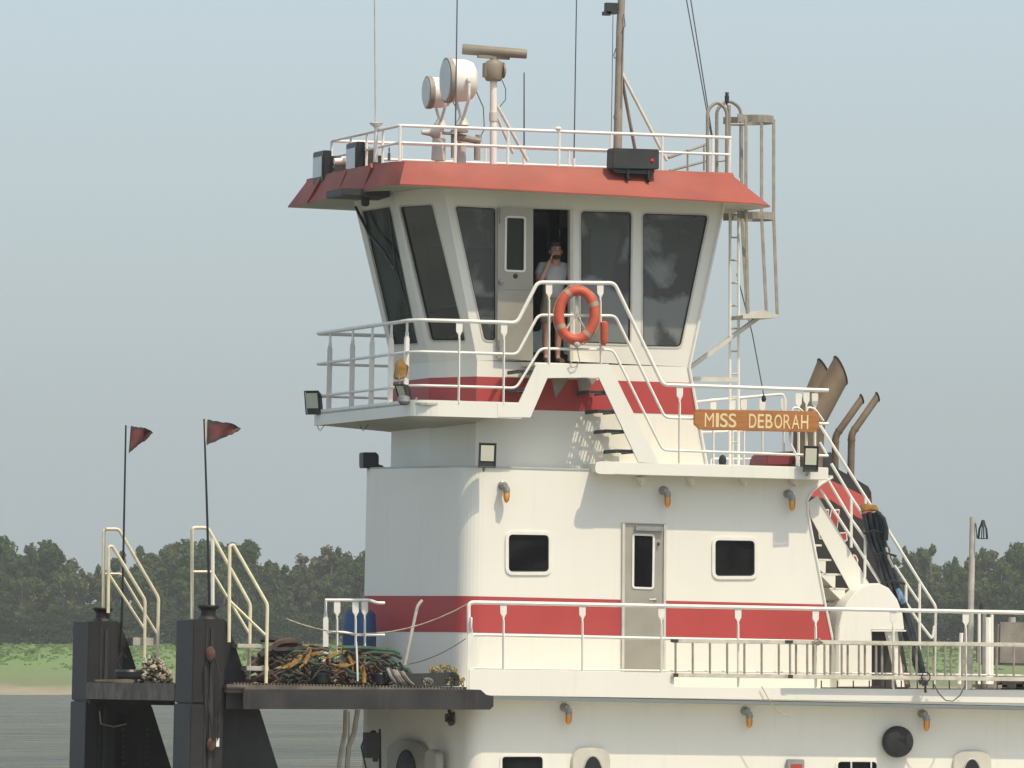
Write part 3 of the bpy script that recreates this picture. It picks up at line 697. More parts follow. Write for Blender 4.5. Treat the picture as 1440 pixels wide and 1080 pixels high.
# ---- push knees at the bow
def knee(Yk, name, label):
    o = Yk-(-0.75)                     # athwartships shift from the near knee, whose shape was measured
    sh = Vector((0,o,0)); Y0 = -0.75
    m = MB(); x0 = S(272,872,Y0).x; x1 = S(290,872,Y0).x; zt_ = S(272,872,Y0).z; zb_ = -3.0
    jz = S(272,989,Y0).z
    m.box((x0,Y0+o,jz+0.008),(x1,Y0+o+1.0,zt_)); m.box((x0-0.012,Y0+o,zb_),(x1,Y0+o+1.0,jz-0.008)); m.box((x0+0.02,Y0+o+0.02,jz-0.01),(x1,Y0+o+0.98,jz+0.01))
    k = build(name, m, 'black', boat, bevel=0.012); k['label'] = label
    m = MB(); m.box((x1,Y0+o+0.05,zb_),(S(318,872,Y0).x,Y0+o+0.85,S(318,871,Y0).z)); build('column', m, 'black', k, bevel=0.012)
    m = MB(); m.prism([v+sh for v in SP([(300,873),(318,873),(330,905),(350,966),(366,1000),(392,1083),(470,1290),(300,1290)],Y0+0.45)], (0,0.06,0)); build('gusset', m, 'black', k, smooth=False)
    m = MB(); m.box((S(295,1000,Y0).x,Y0+o+0.03,zb_),(S(300,1000,Y0).x,Y0+o+0.05,zt_-0.1)); m.box((S(288,1000,Y0).x,Y0+o+0.02,S(288,1080,Y0).z-0.5),(S(290.5,1000,Y0).x,Y0+o+0.05,zt_-0.06)); build('edge_bar', m, 'deckblack', k, smooth=False)
    m = MB(); c = S(301,871,Y0)+sh+Vector((0,0.35,0)); m.lathe(c,(0,0,1),[(-0.02,0.16),(0.02,0.14),(0.05,0.10),(0.12,0.10),(0.15,0.13),(0.17,0.145),(0.19,0.14)],16); build('bollard', m, 'black', k)
    return k
YK1, YK2 = -0.75, 5.72
kn1 = knee(YK1, 'push_knee', 'nearer black push knee with a rusty hanging cable')
kn2 = knee(YK2, 'push_knee', 'farther black push knee with rungs')
m = MB()
for yy_, xx_, rr_ in ((920,296,0.085),(1047,297,0.075)):
    c = S(xx_,yy_,YK1-0.02); m.sphere(c, rr_, 10, (0.8,0.3,1.25))
build('padeye', m, 'rust', kn1)
m = MB(); m.tube([S(288,936,YK1-0.04),S(289,960,YK1-0.05),S(296,1010,YK1-0.05),S(300,1042,YK1-0.04)],0.012,6); m.tube([S(302,925,YK1-0.04),S(309,950,YK1-0.05),S(309,1000,YK1-0.05),S(306,1040,YK1-0.04)],0.010,6); build('hanging_wire', m, 'darkrope', kn1)
m = MB(); m.box(S(304,1050,YK1-0.03),S(308,1038,YK1-0.01)); build('white_plate', m, 'rail', kn1)
m = MB()                                   # rungs of the farther knee (seen in the shade below)
for i in range(9):
    y = 1010+i*9.0; m = MB(); m.bar(S(136,y,YK2+0.4), S(176,y,YK2+0.4), 0.35, 0.02); build('rung', m, 'black', kn2, smooth=False)
m = MB(); m.prism(SP([(126,990),(176,988),(186,1000),(188,1100),(126,1100)],YK2+0.6),(0,0.03,0)); build('back_plate', m, 'black', kn2, smooth=False)
m = MB(); m.tube([S(140,1000,YK2-0.03),S(142,1018,YK2-0.03),S(160,1022,YK2-0.03),S(178,1018,YK2-0.03)],0.012,6)
build('loose_wire', m, 'alurail', kn2)
for i in range(8):
    for xx_ in (172,206): m = MB(); m.box(S(xx_,1024+i*8,YK2-0.02),S(xx_+3.5,1028+i*8,YK2)); build('step_lug', m, 'deckblack', kn2, smooth=False)
m = MB(); m.prism(SP([(126,990),(126,958),(176,957),(246,963),(246,992)],YK2-0.2),(0,0.06,0)); kb = build('knee_bridge', m, 'black', boat, smooth=False)
m = MB(); zz = S(150,958,YK2-0.2).z; xq0 = S(126,960,YK2-0.2).x; m.box((xq0,YK1+1.0,zz-0.25),(xq0+1.3,YK2,zz-0.02)); build('bridge_plate', m, 'decktop', kb, smooth=False)
m = MB(); m.prism(SP([(134,958),(246,964),(246,960.5),(180,955),(134,956)],YK2-0.21), (0,0.12,0)); build('worn_edge', m, 'decktop', kb, smooth=False)

# ---- handrails and steps of the knees
def knee_stair(dx, dy, sc, Yb, far):
    def T(x, y, Yo): return S(x, y, Yb+Yo)
    A = dict(near=dict(p1=[(270,870),(270,742),(292,742),(352,850),(350,955)], m1=[(271,804),(298,804),(351,892)], v=(299,855,299,757),
                       p2=[(322,903),(323,768),(328,766),(376,850),(374,964)], m2=[(323,845),(374,894)], steps=[(334,906,359,911),(347,937,367,943)]),
             far=dict(p1=[(145,866),(146,744),(167,744),(223,841),(221,930)], m1=[(147,807),(170,807),(221,892)], v=(170,760,170,760),
                      p2=[(152,862),(153,769),(158,768),(204,844),(203,925)], m2=[(154,809),(204,886)], steps=[(187,897,206,908)]))[far]
    m = MB(); m.tube(arcpath([T(x,y,0.55) for x,y in A['p1']], 0.05), 0.024, 8)
    g = build('stair_handrail', m, 'cream', boat)
    for pts, Yo in ((A['m1'],0.55),(A['m2'],0.0)):
        m = MB(); m.tube(arcpath([T(x,y,Yo) for x,y in pts],0.04), 0.020, 6); build('middle_rail', m, 'cream', g)
    m = MB(); m.tube(arcpath([T(x,y,0.0) for x,y in A['p2']], 0.05), 0.024, 8); build('handrail', m, 'cream', g)
    v = A['v']
    if v[1] != v[3]: m = MB(); m.tube([T(v[0],v[1],0.55),T(v[2],v[3],0.55)],0.026,6); build('post', m, 'rail', g)
    for s_ in A['steps']:
        m = MB(); a = T(s_[0],s_[3],0.05); b = T(s_[2],s_[1],0.5); m.box(a,(b.x,b.y,b.z)); build('step', m, 'oldrail', g, bevel=0.005)
knee_stair(0,0,1,YK1+0.05,'near'); knee_stair(0,0,1,YK2+0.05,'far')

# ---- first-level house, main deck and hull
Y1 = -0.5
H1 = plan_front(S(662,1020,Y1).x, Y1, 0.75, YC-Y1, 0.18)
x1a = H1[0].x; zb1 = -2.55; zt1 = -0.16
mb = MB()
wA = rounded(SP([(706,1135),(706,1064),(763,1064),(763,1135)],Y1),0.05)
wB = rounded(SP([(1178,1135),(1178,1071),(1233,1071.5),(1233,1135)],Y1),0.05)
xE = 9.4
mb.holed([Vector((x1a,Y1,zb1)),Vector((x1a,Y1,zt1)),Vector((xE,Y1,zt1)),Vector((xE,Y1,zb1))],[wA,wB])
for i in range(len(H1)-1):
    p, q = H1[i], H1[i+1]; mb.add([(p.x,p.y,zb1),(q.x,q.y,zb1),(q.x,q.y,zt1),(p.x,p.y,zt1)],[(0,1,2,3)])
yy1 = 2*YC-Y1
mb.add([(x1a,yy1,zb1),(xE,yy1,zb1),(xE,yy1,zt1),(x1a,yy1,zt1)],[(0,1,2,3)]); mb.add([(xE,Y1,zb1),(xE,yy1,zb1),(xE,yy1,zt1),(xE,Y1,zt1)],[(0,1,2,3)])
house1 = build('lower_house', mb, 'white', boat)
for wl in (wA, wB): window(boat, wl, 0.08, OUT, 0.03, 0.012, 'screen', 'rail')
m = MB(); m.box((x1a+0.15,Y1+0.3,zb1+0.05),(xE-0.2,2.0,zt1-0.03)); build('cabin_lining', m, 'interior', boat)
m = MB(); m.tube([S(1197,1071,Y1-0.01),S(1197,1135,Y1-0.01)],0.012,6); m.tube([S(1225,1071,Y1-0.01),S(1225,1135,Y1-0.01)],0.012,6); build('window_bar', m, 'rail', house1)
# oval air-port hoods: a raised plate with an arched top round a dark oval port
def hood(cx, cy_top, w, port, Yh, along=None):
    def T(x, y): return S(x, y, Yh)
    n = 14; outer = [T(cx-w/2, 1140)]
    for k in range(n+1):
        a = math.pi*(1-k/n); outer.append(T(cx+w/2*math.copysign(abs(math.cos(a))**0.75, math.cos(a)), cy_top+22-22*abs(math.sin(a))**0.75))
    outer.append(T(cx+w/2,1140))
    m = MB(); m.prism(outer,(0,-0.05,0)); g = build('port_hood', m, 'oldwhite', boat, bevel=0.012)
    pc = [T(port[0]+port[2]*math.cos(2*math.pi*k/20), port[1]+port[3]*math.sin(2*math.pi*k/20)) for k in range(20)]
    m = MB(); m.prism([p+Vector((0,-0.065,0)) for p in pc],(0,0.02,0)); build('port', m, 'plastic', g, bevel=0.004)
    m = MB(); m.tube([p+Vector((0,-0.055,0)) for p in pc],0.014,6,closed=True); build('port_rim', m, 'oldrail', g)
hood(830,1050,54,(832,1098,15,35),Y1); hood(1366,1054,54,(1365,1095,13,28),Y1)
# the same on the forward face
vdir = (Vector((-0.75,YC-Y1,0))).normalized()
def PH(px, py):
    p0 = Vector((S(662,1020,Y1).x,Y1,0)); n = Vector((-vdir.y,vdir.x,0)); return FP(px,py,p0,n)
nH = Vector((-vdir.y,vdir.x,0)); nH = nH if nH.x < 0 else -nH
outer = [PH(550,1140)]+[PH(577-27*math.cos(math.pi*k/14), 1062-22*abs(math.sin(math.pi*k/14))**0.75) for k in range(15)]+[PH(604,1140)]
m = MB(); m.prism(outer, nH*0.07); g = build('port_hood', m, 'alu', boat, bevel=0.012)
pc = [PH(578+13*math.cos(2*math.pi*k/20), 1088+32*math.sin(2*math.pi*k/20)) for k in range(20)]
m = MB(); m.prism([p+nH*0.09 for p in pc], -nH*0.02); build('port', m, 'plastic', g); m = MB(); m.tube([p+nH*0.08 for p in pc],0.016,6,closed=True); build('port_rim', m, 'box', g)
outer = [PH(614,1140)]+[PH(625-8*math.cos(math.pi*k/10), 1062-8*abs(math.sin(math.pi*k/10))) for k in range(11)]+[PH(634,1140)]
m = MB(); m.prism([p+nH*0.1 for p in outer], nH*0.12); build('side_hood', m, 'alu', boat, bevel=0.01)
m = MB(); m.box((S(395,1000,0).x,-2.6,-3.0),(16,7.2,-2.55)); build('main_deck', m, 'palegrey', boat, smooth=False)  # out of view; widened and painted pale to bounce light onto the lower wall
m = MB(); m.hexa([(S(330,1000,0).x+0.8,-1.4,-4.6),(16,-1.4,-4.6),(16,6.4,-4.6),(S(330,1000,0).x+0.8,6.4,-4.6),(S(275,1000,0).x,-1.6,-3.0),(16,-1.6,-3.0),(16,6.6,-3.0),(S(275,1000,0).x,6.6,-3.0)]); build('hull', m, 'black', boat, smooth=False)
# legs under the bow platform
m = MB()
for pts, r_ in (([(486,998),(485,1030),(480,1055),(476,1083),(474,1200)],0.03),([(503,998),(498,1030),(490,1052),(488,1083),(488,1200)],0.035),([(491,1000),(490,1050),(488,1200)],0.012)): m.tube([S(x,y,0.8) for x,y in pts], r_, 8)
build('platform_leg', m, 'oldrail', boat)
mm = MB(); c = S(524,1040,1.2); mm.box((c.x-0.10,1.1,S(524,1066,1.2).z),(c.x+0.08,1.35,S(524,1030,1.2).z)); mm.lathe(S(528,1065,1.15),(0,0,-1),[(0,0.04),(0.06,0.04)],8); mm.tube([S(512,1040,1.1),S(508,1050,1.1),S(512,1068,1.1),S(516,1085,1.1)],0.014,6); mm.lathe(S(525,1030,1.2),(0,0,1),[(0,0.05),(0.03,0.03)],8)
mm.tube([S(534,1025,1.2),S(536,1200,1.2)],0.02,6)
one('deck_pump', mm, 'box', 'dark grey boxed pump motor mounted in shade below the bow platform', 'pump', bevel=0.006)

# ---- after end: stair, stack casing, ventilator
YS = 0.25
m = MB(); q = SP([(1137,706),(1150,697),(1222,820),(1200,838),(1140,727)],YS); m.prism(q,(0,0.02,0)); stair = build('after_stair', m, 'white', boat, smooth=False)
for i in range(6):
    cx, cy = 1140+i*13.6, 745+i*20.5; c = S(cx-10,cy,YS+0.1)
    m = MB(); m.hexa([(c.x-0.20,YS+0.03,c.z-0.025),(c.x+0.10,YS+0.03,c.z-0.025),(c.x+0.10,YS+0.68,c.z-0.025),(c.x-0.20,YS+0.68,c.z-0.025),(c.x-0.20,YS+0.03,c.z),(c.x+0.10,YS+0.03,c.z),(c.x+0.10,YS+0.68,c.z),(c.x-0.20,YS+0.68,c.z)])
    m.prism([(c.x-0.2,YS+0.03,c.z-0.02),(c.x+0.02,YS+0.03,c.z-0.22),(c.x+0.02,YS+0.03,c.z-0.02)],(0,0.64,0))
    build('tread', m, 'white', stair, smooth=False)
def after_rail(paths, posts, Y):
    g = None
    for p, r_ in paths:
        m = MB(); m.tube(arcpath([S(x,y,Y) for x,y in p],0.05), r_, 8); g = build('stair_handrail' if g is None else 'middle_rail', m, 'rail', boat if g is None else g)
    for x, y0, y1 in posts: m = MB(); m.tube([S(x,y0,Y),S(x,y1,Y)],0.021,8); build('post', m, 'rail', g)
after_rail([([(1169,652),(1196,698),(1214,725),(1217,740),(1216,812)],0.021),([(1163,673),(1198,732),(1227,771)],0.021),([(1153,688),(1195,753),(1238,820)],0.021)],[(1197,700,770)],YS-0.05)
after_rail([([(1152,596),(1222,707),(1240,731),(1296,822),(1316,853),(1314,962)],0.021),([(1258,795),(1275,821),(1293,848)],0.018),([(1268,838),(1290,872),(1311,899),(1314,880)],0.019)],[(1293,820,955),(1274,822,868),(1217,697,710)],YS+0.75)
m = MB(); m.tube([S(1146,550,0.1),S(1165,549,0.1)],0.02,8); m.tube([S(1152,596,YW),S(1164,595,YW)],0.015,6); m.tube([S(1153,622,0.1),S(1163,640,0.1)],0.016,6); build('rail_end', m, 'rail', boat)
# casing of the stacks
YT = 1.9
prof = [(1143,640),(1160,648),(1180,660),(1205,674),(1222,684),(1226,692),(1228,720),(1243,790),(1262,860),(1282,970),(1120,975),(1120,650)]
m = MB(); P = SP(prof, YT); m.prism(P,(0,1.6,0)); fun = build('stack_casing', m, 'funnel', boat, bevel=0.03)
m = MB(); q = SP([(1140,668),(1160,672),(1190,685),(1224,702),(1229,738),(1205,727),(1168,703),(1140,698)],YT-0.004); m.prism(q,(0,0.006,0)); build('red_band', m, 'funnelred', fun, smooth=False)
# outlined letters on the casing, half hidden by the stair
def glyph(pts):
    m = MB(); c = SP(pts, YT-0.006); m.prism(c,(0,0.005,0)); w_ = build('letter_outline', m, 'rail', fun, smooth=False)
    m = MB(); cc = sum(c,Vector())/len(c); m.prism([p+(cc-p).normalized()*0.022+Vector((0,-0.004,0)) for p in c],(0,0.003,0)); build('letter_fill', m, 'signred', w_, smooth=False)
for g_ in ([(1150,716),(1166,716),(1165,738),(1160,738)], [(1169,716),(1181,716),(1177,748),(1167,734),(1166,729)], [(1178,749),(1191,748),(1192,760),(1188,762),(1180,757)], [(1200,779),(1204,781),(1207,787),(1206,797),(1200,790)], [(1150,742),(1166,742),(1168,760),(1152,758)], [(1172,770),(1188,770),(1190,786),(1176,786)]): glyph(g_)
# exhaust stacks
def stackpipe(name, pts, Y, r, cut, label, cat, parentless=True):
    m = MB(); P = [S(x,y,Y) for x,y in pts]; P = arcpath(P, r*1.4, 6)
    m.tube(P, r, 20, caps=False)
    # slanted mouth: shear the last ring to a vertical edge
    n = 20; L = len(m.v)-n; d = (P[-1]-P[-2]).normalized(); c = P[-1]
    for k in range(n):
        p = m.v[L+k]; off = p-c; s_ = off.x; m.v[L+k] = p + d*(-(off.dot(Vector((1,0,0))))*cut)
    root = thing(name, P[0], label, cat, 'exhaust pipes above the stack casing'); build('pipe', m, 'exhaust', root)
    lip = [Vector(p) for p in m.v[L:L+n]]
    mm = MB(); mm.tube(lip, 0.012, 6, closed=True); build('pipe_lip', mm, 'soot', root)
    mm = MB(); mm.add([p-d*r*0.5 for p in lip],[tuple(range(n))]); build('sooty_mouth', mm, 'soot', root, smooth=False)
    return root, P
stackpipe('exhaust_stack', [(1130,665),(1131,612),(1132,600),(1153,528)][:2]+[(1132,592),(1160,523)], 2.9, 0.155, 0.9, 'thick brown exhaust stack with slanted mouth, left one behind the name board', 'exhaust stack')
stackpipe('exhaust_stack', [(1141,665),(1142,612),(1144,592),(1182,521)], 2.0, 0.165, 0.9, 'thick brown exhaust stack with slanted mouth, nearer one rising right of the name board', 'exhaust stack')
for (dx, Y, lab) in ((0,2.6,'thin bent exhaust pipe with slanted tip, left of the thin pair'),(24,2.2,'thin bent exhaust pipe with slanted tip, rightmost of the pipes')):
    dy = -3*dx/24
    rt, P = stackpipe('exhaust_pipe', [(1174+dx*0.92,668+dx*0.5),(1175+dx*0.94,613+dy),(1212+dx*0.92,561+dy)], Y, 0.050, 0.9, lab, 'exhaust pipe')
    mm = MB(); i = len(P)//2; mm.tube([P[1]-Vector((0,0,0.03)),P[1]+Vector((0,0,0.0))],0.056,14); mm.tube([P[-2],P[-2]+(P[-1]-P[-2]).normalized()*0.03],0.056,14); build('pipe_collar', mm, 'exhaust', rt)
mm = MB(); mm.prism(SP([(1150,644),(1171,635),(1172,660),(1152,660)],1.9),(0,0.5,0)); one('engine_cover', mm, 'box', 'dark grey block behind the floodlight above the stack casing', 'cover', bevel=0.02)
m = MB(); m.prism(SP([(1076,655),(1078,642),(1085,636),(1120,634),(1120,655)],2.2),(0,0.8,0)); one('winch_cover', m, 'maroon', 'dark red covered box behind the name board posts', 'box', bevel=0.02)
m = MB(); m.sphere(S(1016,648,1.5),0.07,12,(0.8,0.8,1.2)); m.lathe(S(1016,656,1.5),(0,0,1),[(0,0.05),(0.03,0.05)],10); one('deck_buoy', m, 'rubber', 'small black rounded float on the after wing deck', 'float')
# white round-topped ventilator housing
YV = -0.15
face = [(1179,966),(1178.5,900),(1180,880),(1185,860),(1194,843),(1207,829),(1222,821),(1236,820),(1250,827),(1262,843),(1269,862),(1272,886),(1226,886),(1226,966)]
m = MB(); P = SP(face, YV); m.prism(P,(0,0.62,0)); vent = build('ventilator_housing', m, 'white', boat, bevel=0.012)
m = MB(); m.prism(SP([(1227,964),(1227,887),(1256,887),(1262,964)],YV+0.45),(0,0.02,0)); build('dark_recess', m, 'interior', vent, smooth=False)
m = MB(); m.prism(SP([(1244,887),(1262,966),(1272,966),(1262,887)],YV+0.1),(0,0.02,0)); build('side_strut', m, 'white', vent, smooth=False)
m = MB(); m.prism(SP([(1246,887),(1252,892),(1262,920),(1256,918)],YV+0.05),(0,0.02,0)); m.bar(S(1226,887,YV-0.01),S(1274,887,YV-0.01),0.02,0.02); build('lower_edge', m, 'white', vent, smooth=False)
m = MB(); m.lathe(S(1264,940,YV+0.2),(0,-1,0),[(0,0.07),(0.05,0.07)],14); m.box(S(1255,962,YV+0.2),S(1275,945,YV+0.3)); build('winch_drum', m, 'exhaust', vent)

# ---- ladder with safety cage aft of the wheelhouse
YL = 1.0
m = MB()
for x in (1026.5,1038.5): m.tube([S(x,660,YL),S(x,292,YL)],0.019,6)
lad = build('ladder', m, 'rail', boat)
for y in range(300,660,32): m = MB(); m.tube([S(1026.5,y+2,YL),S(1038.5,y+2,YL)],0.014,6); build('rung', m, 'oldrail', lad)
for ys in (168,304):                       # cage hoops
    m = MB()
    zc_ = S(1060,ys,YL).z; ctr_ = Vector(((S(1038,ys,YL).x+S(1089,ys,YL).x)/2, YL+0.1, zc_)); rx = (S(1089,ys,YL).x-S(1040,ys,YL).x)/2
    pts = [Vector((S(1030,ys,YL).x,YL-0.25,zc_))]+[ctr_+Vector((rx*math.cos(a),-0.38*math.sin(a)*1.0,0)) for a in np.linspace(math.pi*0.75,-math.pi*0.75,18)]+[Vector((S(1030,ys,YL).x,YL+0.45,zc_))]
    for i in range(len(pts)-1): m.bar(pts[i],pts[i+1],0.012,0.10,side=Vector((pts[i+1]-pts[i]).cross(Zv)).normalized())
    build('cage_hoop', m, 'alurail', lad, smooth=False)
for (x0, x1_, yo) in ((1043,1051,0.0),(1049,1052,-0.25),(1071,1078,-0.27),(1088,1093,0.1)):
    m = MB(); m.bar(S(x0,168,YL+yo),S(x0,304,YL+yo),0.02,0.04); m.bar(S(x0,304,YL+yo),S(x1_,442,YL+yo),0.02,0.04); build('cage_bar', m, 'alurail', lad, smooth=False)
m = MB(); q = [S(1045,443,YL-0.3),S(1073,436,YL-0.3),S(1093,442,YL-0.3),S(1093,447,YL-0.3),S(1073,447,YL-0.3),S(1045,448,YL-0.3)]; m.prism(q,(0,0.7,0)); build('cage_floor', m, 'oldwhite', lad, smooth=False)
m = MB(); m.bar(S(970,517,YL),S(1070,444,YL),0.12,0.05); build('cage_strut', m, 'oldwhite', lad, smooth=False)
m = MB(); m.bar(S(975,533,YL),S(1037,534,YL),0.05,0.06); build('lower_bracket', m, 'oldwhite', lad, smooth=False)
m = MB(); m.tube([S(1015,290,YL),S(1038,292,YL)],0.02,6); m.tube([S(1028,300,YL),S(1028,335,YL)],0.01,6)
build('ladder_brace', m, 'oldwhite', lad, smooth=False)
m = MB(); m.prism(SP([(1021,264),(1040,268),(1038,290),(1024,290)],YL),(0,0.04,0)); build('bracket_plate', m, 'oldrail', lad, smooth=False)
# hooped pipes on the roof at the head of the ladder
for a_, b_, t_, Yh in ((995,1022,150,0.6),(1008,1042,148,1.3)):
    m = MB(); m.tube(arcpath([S(a_,246,Yh),S(a_,t_+4,Yh),S((a_+b_)/2,t_-8,Yh),S(b_,t_+4,Yh),S(b_,246 if b_<1030 else 250,Yh)],0.18,8),0.024,8); hp_ = build('hooped_grab_pipe', m, 'mast', boat)
m = MB(); m.tube([S(1025,246,1.0),S(1025,148,1.0)],0.028,8); m.tube([S(1025,175,1.0),S(1048,175,1.0)],0.02,6); m.tube([S(1026,225,1.0),S(1010,227,1.0)],0.014,6); build('grab_post', m, 'mast', hp_)
m = MB(); m.lathe(S(1022,148,1.0),(0,0,1),[(0,0.012),(0.03,0.012),(0.04,0.03),(0.12,0.032),(0.15,0.02),(0.16,0.03),(0.18,0.02)],12); m.lathe(S(1022,180,0.95),(0,0,1),[(0,0.02),(0.25,0.02)],8)
one('stern_light', m, 'plastic', 'small dark navigation light on top of the hooped pipes', 'light')
# ---- roof railing
YR = 0.1; xr = S(562,176,YR).x; zR1 = S(562,176.5,YR).z; zR2 = S(562,200.5,YR).z
xr1 = S(1028,195,YR).x
paths = [([Vector((xr1,YR,zR1)),Vector((xr,YR,zR1)),Vector((xr,3.9,zR1)),Vector((xr+3.6,3.9,zR1)),Vector((xr1-0.4,3.9,zR1))],0.022),([Vector((xr1,YR,zR2)),Vector((xr,YR,zR2)),Vector((xr,3.9,zR2)),Vector((xr1-0.4,3.9,zR2))],0.018)]
posts = [('r', Vector((S(x,220,YR).x,YR,zt)), Vector((S(x,220,YR).x,YR,zR1)),0.019) for x in (562,640,714,786,859,931,1002,1026)]
posts += [('r', Vector((xr,y,zt)), Vector((xr,y,zR1)),0.018) for y in (1.0,1.9,2.8,3.9)]
posts += [('r', Vector((xr+x,3.9,zt)), Vector((xr+x,3.9,zR1)),0.017) for x in (1.0,2.2,3.4)]
railing(boat, 'roof_railing', paths, posts)
m = MB(); m.tube([S(940,222,1.8),S(995,202,3.2)],0.02,6); m.tube([S(942,240,1.8),S(995,226,3.2)],0.018,6)
for x, y0, y1 in ((967,240,211),(990,240,204)): m.tube([S(x,y0,2.4),S(x,y1,2.4)],0.014,6)
build('after_roof_rail', m, 'mast', boat)
# forward rail at the house front on the second deck
YG = 1.0
paths = [([S(457,844,YG),S(520,844,YG),S(530,848,YG-0.3),S(541,848,YG-0.3)],0.022),([S(460,889,YG),S(485,889,YG),S(500,893,YG),S(541,893,YG)],0.018)]
posts = [('f',S(x,965,YG),S(x,846,YG),al_) for x, al_ in ((458,Yv),(474,X),(500,X),(513,X))]
railing(boat, 'forward_railing', paths, posts, 'rail')
m = MB(); m.tube(arcpath([S(569,935,0.2),S(587,852,0.2),S(594,844,0.2)],0.05),0.022,8); build('leaning_post', m, 'oldrail', boat)
m = MB(); m.tube([S(514,842,3.2),S(517,785,3.2)],0.010,6); one('whip_rod', m, 'plastic', 'short dark rod standing against the grey front of the house', 'rod')
# row of small black toe brackets below the ladders
m = MB()
for i in range(16):
    x = 1155+i*22.5; m.tube([S(x,957,-0.86),S(x,969.5+i*0.2,-0.86)],0.009,4)
m.tube([S(1155,967.5,-0.86),S(1500,971,-0.86)],0.009,4)
build('toe_bracket', m, 'box', boat, smooth=False)

# =================================================================== equipment standing on the boat
# aluminium gangway ladders lashed to the rail
def lashed(x0, x1, step, yt, yb, Y, label):
    root = thing('boarding_ladder', S(x0,yb,Y), label, 'ladder', 'boarding ladders lashed along the deck rail')
    for nm, y in (('ladder_rail', yt), ('ladder_rail', yb)):
        m = MB(); m.bar(S(x0,y,Y),S(x1,y+(x1-x0)*0.013,Y),0.03,0.055); build(nm, m, 'rail2', root, bevel=0.004)
    x = x0+5
    while x < x1:
        m = MB(); m.tube([S(x,yt+(x-x0)*0.013,Y),S(x,yb+(x-x0)*0.013,Y)],0.016,6); build('rung', m, 'alurail', root); x += step
    m = MB(); m.box(S(x0-1,yt+2,Y-0.02),S(x0+8,yt-2,Y+0.02)); m.box(S(x0+2,yb+3,Y-0.02),S(x0+8,yb-2,Y+0.02)); build('end_clamp', m, 'box', root)
M['rail2'] = mat('chalky_aluminium', (0.66,0.61,0.50), 0.5, 0.1, var=0.12, scale=8, dirt_refl=0.45, streakcol=(0.25,0.2,0.14))
lashed(945, 1345, 24.2, 901, 949, -0.93, 'long aluminium ladder lashed upright along the rail, the left one reaching the grey door')
lashed(1106, 1460, 24.2, 902.5, 951, -1.0, 'long aluminium ladder lashed along the rail, the right one reaching past the tall post')
m = MB(); m.tube([S(1143,902,-1.02),S(1150,898,-1.05),S(1157,903,-1.02),S(1150,907,-1.0)],0.012,6,closed=True); m.tube([S(1140,906,-1.02),S(1150,902,-1.05),S(1153,898,-1.02)],0.010,6); one('lashing', m, 'rope', 'pale rope lashing where the ladder meets the rail post', 'rope')
m = MB()
for k in range(7):
    a = k*0.9; m.tube([S(1302+6*math.cos(a+t),952+7*math.sin(a+t),-1.04-0.01*k) for t in np.linspace(0,3.5,7)],0.008,5)
m.tube([S(1302,958,-1.04),S(1301,970,-1.04),S(1302,974,-1.04)],[0.012,0.016,0.02],6)
one('knotted_line', m, 'darkrope', 'dark knotted line hanging from the ladder at the right', 'rope')
m = MB(); m.tube([S(1312,960,-1.02),S(1320,975,-1.02),S(1330,985,-1.02),S(1340,986,-1.02),S(1350,978,-1.02),S(1358,962,-1.02)],0.009,6); one('hanging_cable', m, 'wire', 'grey cable hanging in a loop below the ladder at the right', 'cable')
m = MB(); m.tube([S(1071,965,-0.94),S(1078,978,-0.94),S(1086,992,-0.94),S(1098,1003,-0.94),S(1112,1007,-0.94)],0.006,5); one('dangling_string', m, 'rope', 'thin pale string dangling over the white deck edge', 'string')

# life ring
YRn = -0.42
c = S(811,443,YRn); root = thing('life_ring', c-Vector((0,0,0.43)), 'faded orange life ring hanging on the platform rail by the doorway', 'life ring')
rx, rz = 0.24, 0.33; ax = Vector((0.93,-0.18,-0.12)).normalized(); az = Vector((0.1,0,1)).normalized()
pts = [c+ax*rx*math.cos(t)+az*rz*math.sin(t) for t in np.linspace(0,2*math.pi,36,endpoint=False)]
m = MB(); m.tube(pts,0.068,12,closed=True); build('ring', m, 'ring', root)
for t in (0.55,2.2,3.75,5.5):
    p = [c+ax*rx*math.cos(t+d)+az*rz*math.sin(t+d) for d in (-0.10,0,0.10)]; m = MB(); m.tube(p,0.071,12,caps=False); build('tape_band', m, 'tape', root)
m = MB(); m.tube([c+ax*(rx+0.075)*math.cos(t)+az*(rz+0.075)*math.sin(t)*(1+0.03*math.sin(4*t)) for t in np.linspace(0,2*math.pi,40,endpoint=False)],0.007,5,closed=True); build('grab_line', m, 'rope', root)
m = MB(); m.bar(S(811,412,YRn+0.03),S(812,482,YRn+0.03),0.012,0.05); m.tube([S(811,440,YRn+0.02),S(797,462,YRn+0.02)],0.014,6); m.tube([S(813,445,YRn+0.02),S(822,462,YRn+0.02)],0.012,6); m.sphere(S(811,484,YRn-0.03),0.05,8); build('holder', m, 'oldrail', root)
m = MB(); m.tube([S(811,485,YRn),S(813,497,YRn),S(815,507,YRn),S(811,515,YRn),S(805,517,YRn),S(801,511,YRn),S(806,508,YRn)],0.007,5); build('loose_line', m, 'rope', root)
m = MB(); m.lathe(S(849,486,-0.42),(0,0,1),[(0,0.02),(0.03,0.045),(0.08,0.05),(0.24,0.05),(0.27,0.055),(0.31,0.05),(0.33,0.02)],12); one('float_light', m, 'ring', 'small orange float light clipped to the rail right of the life ring', 'float light')
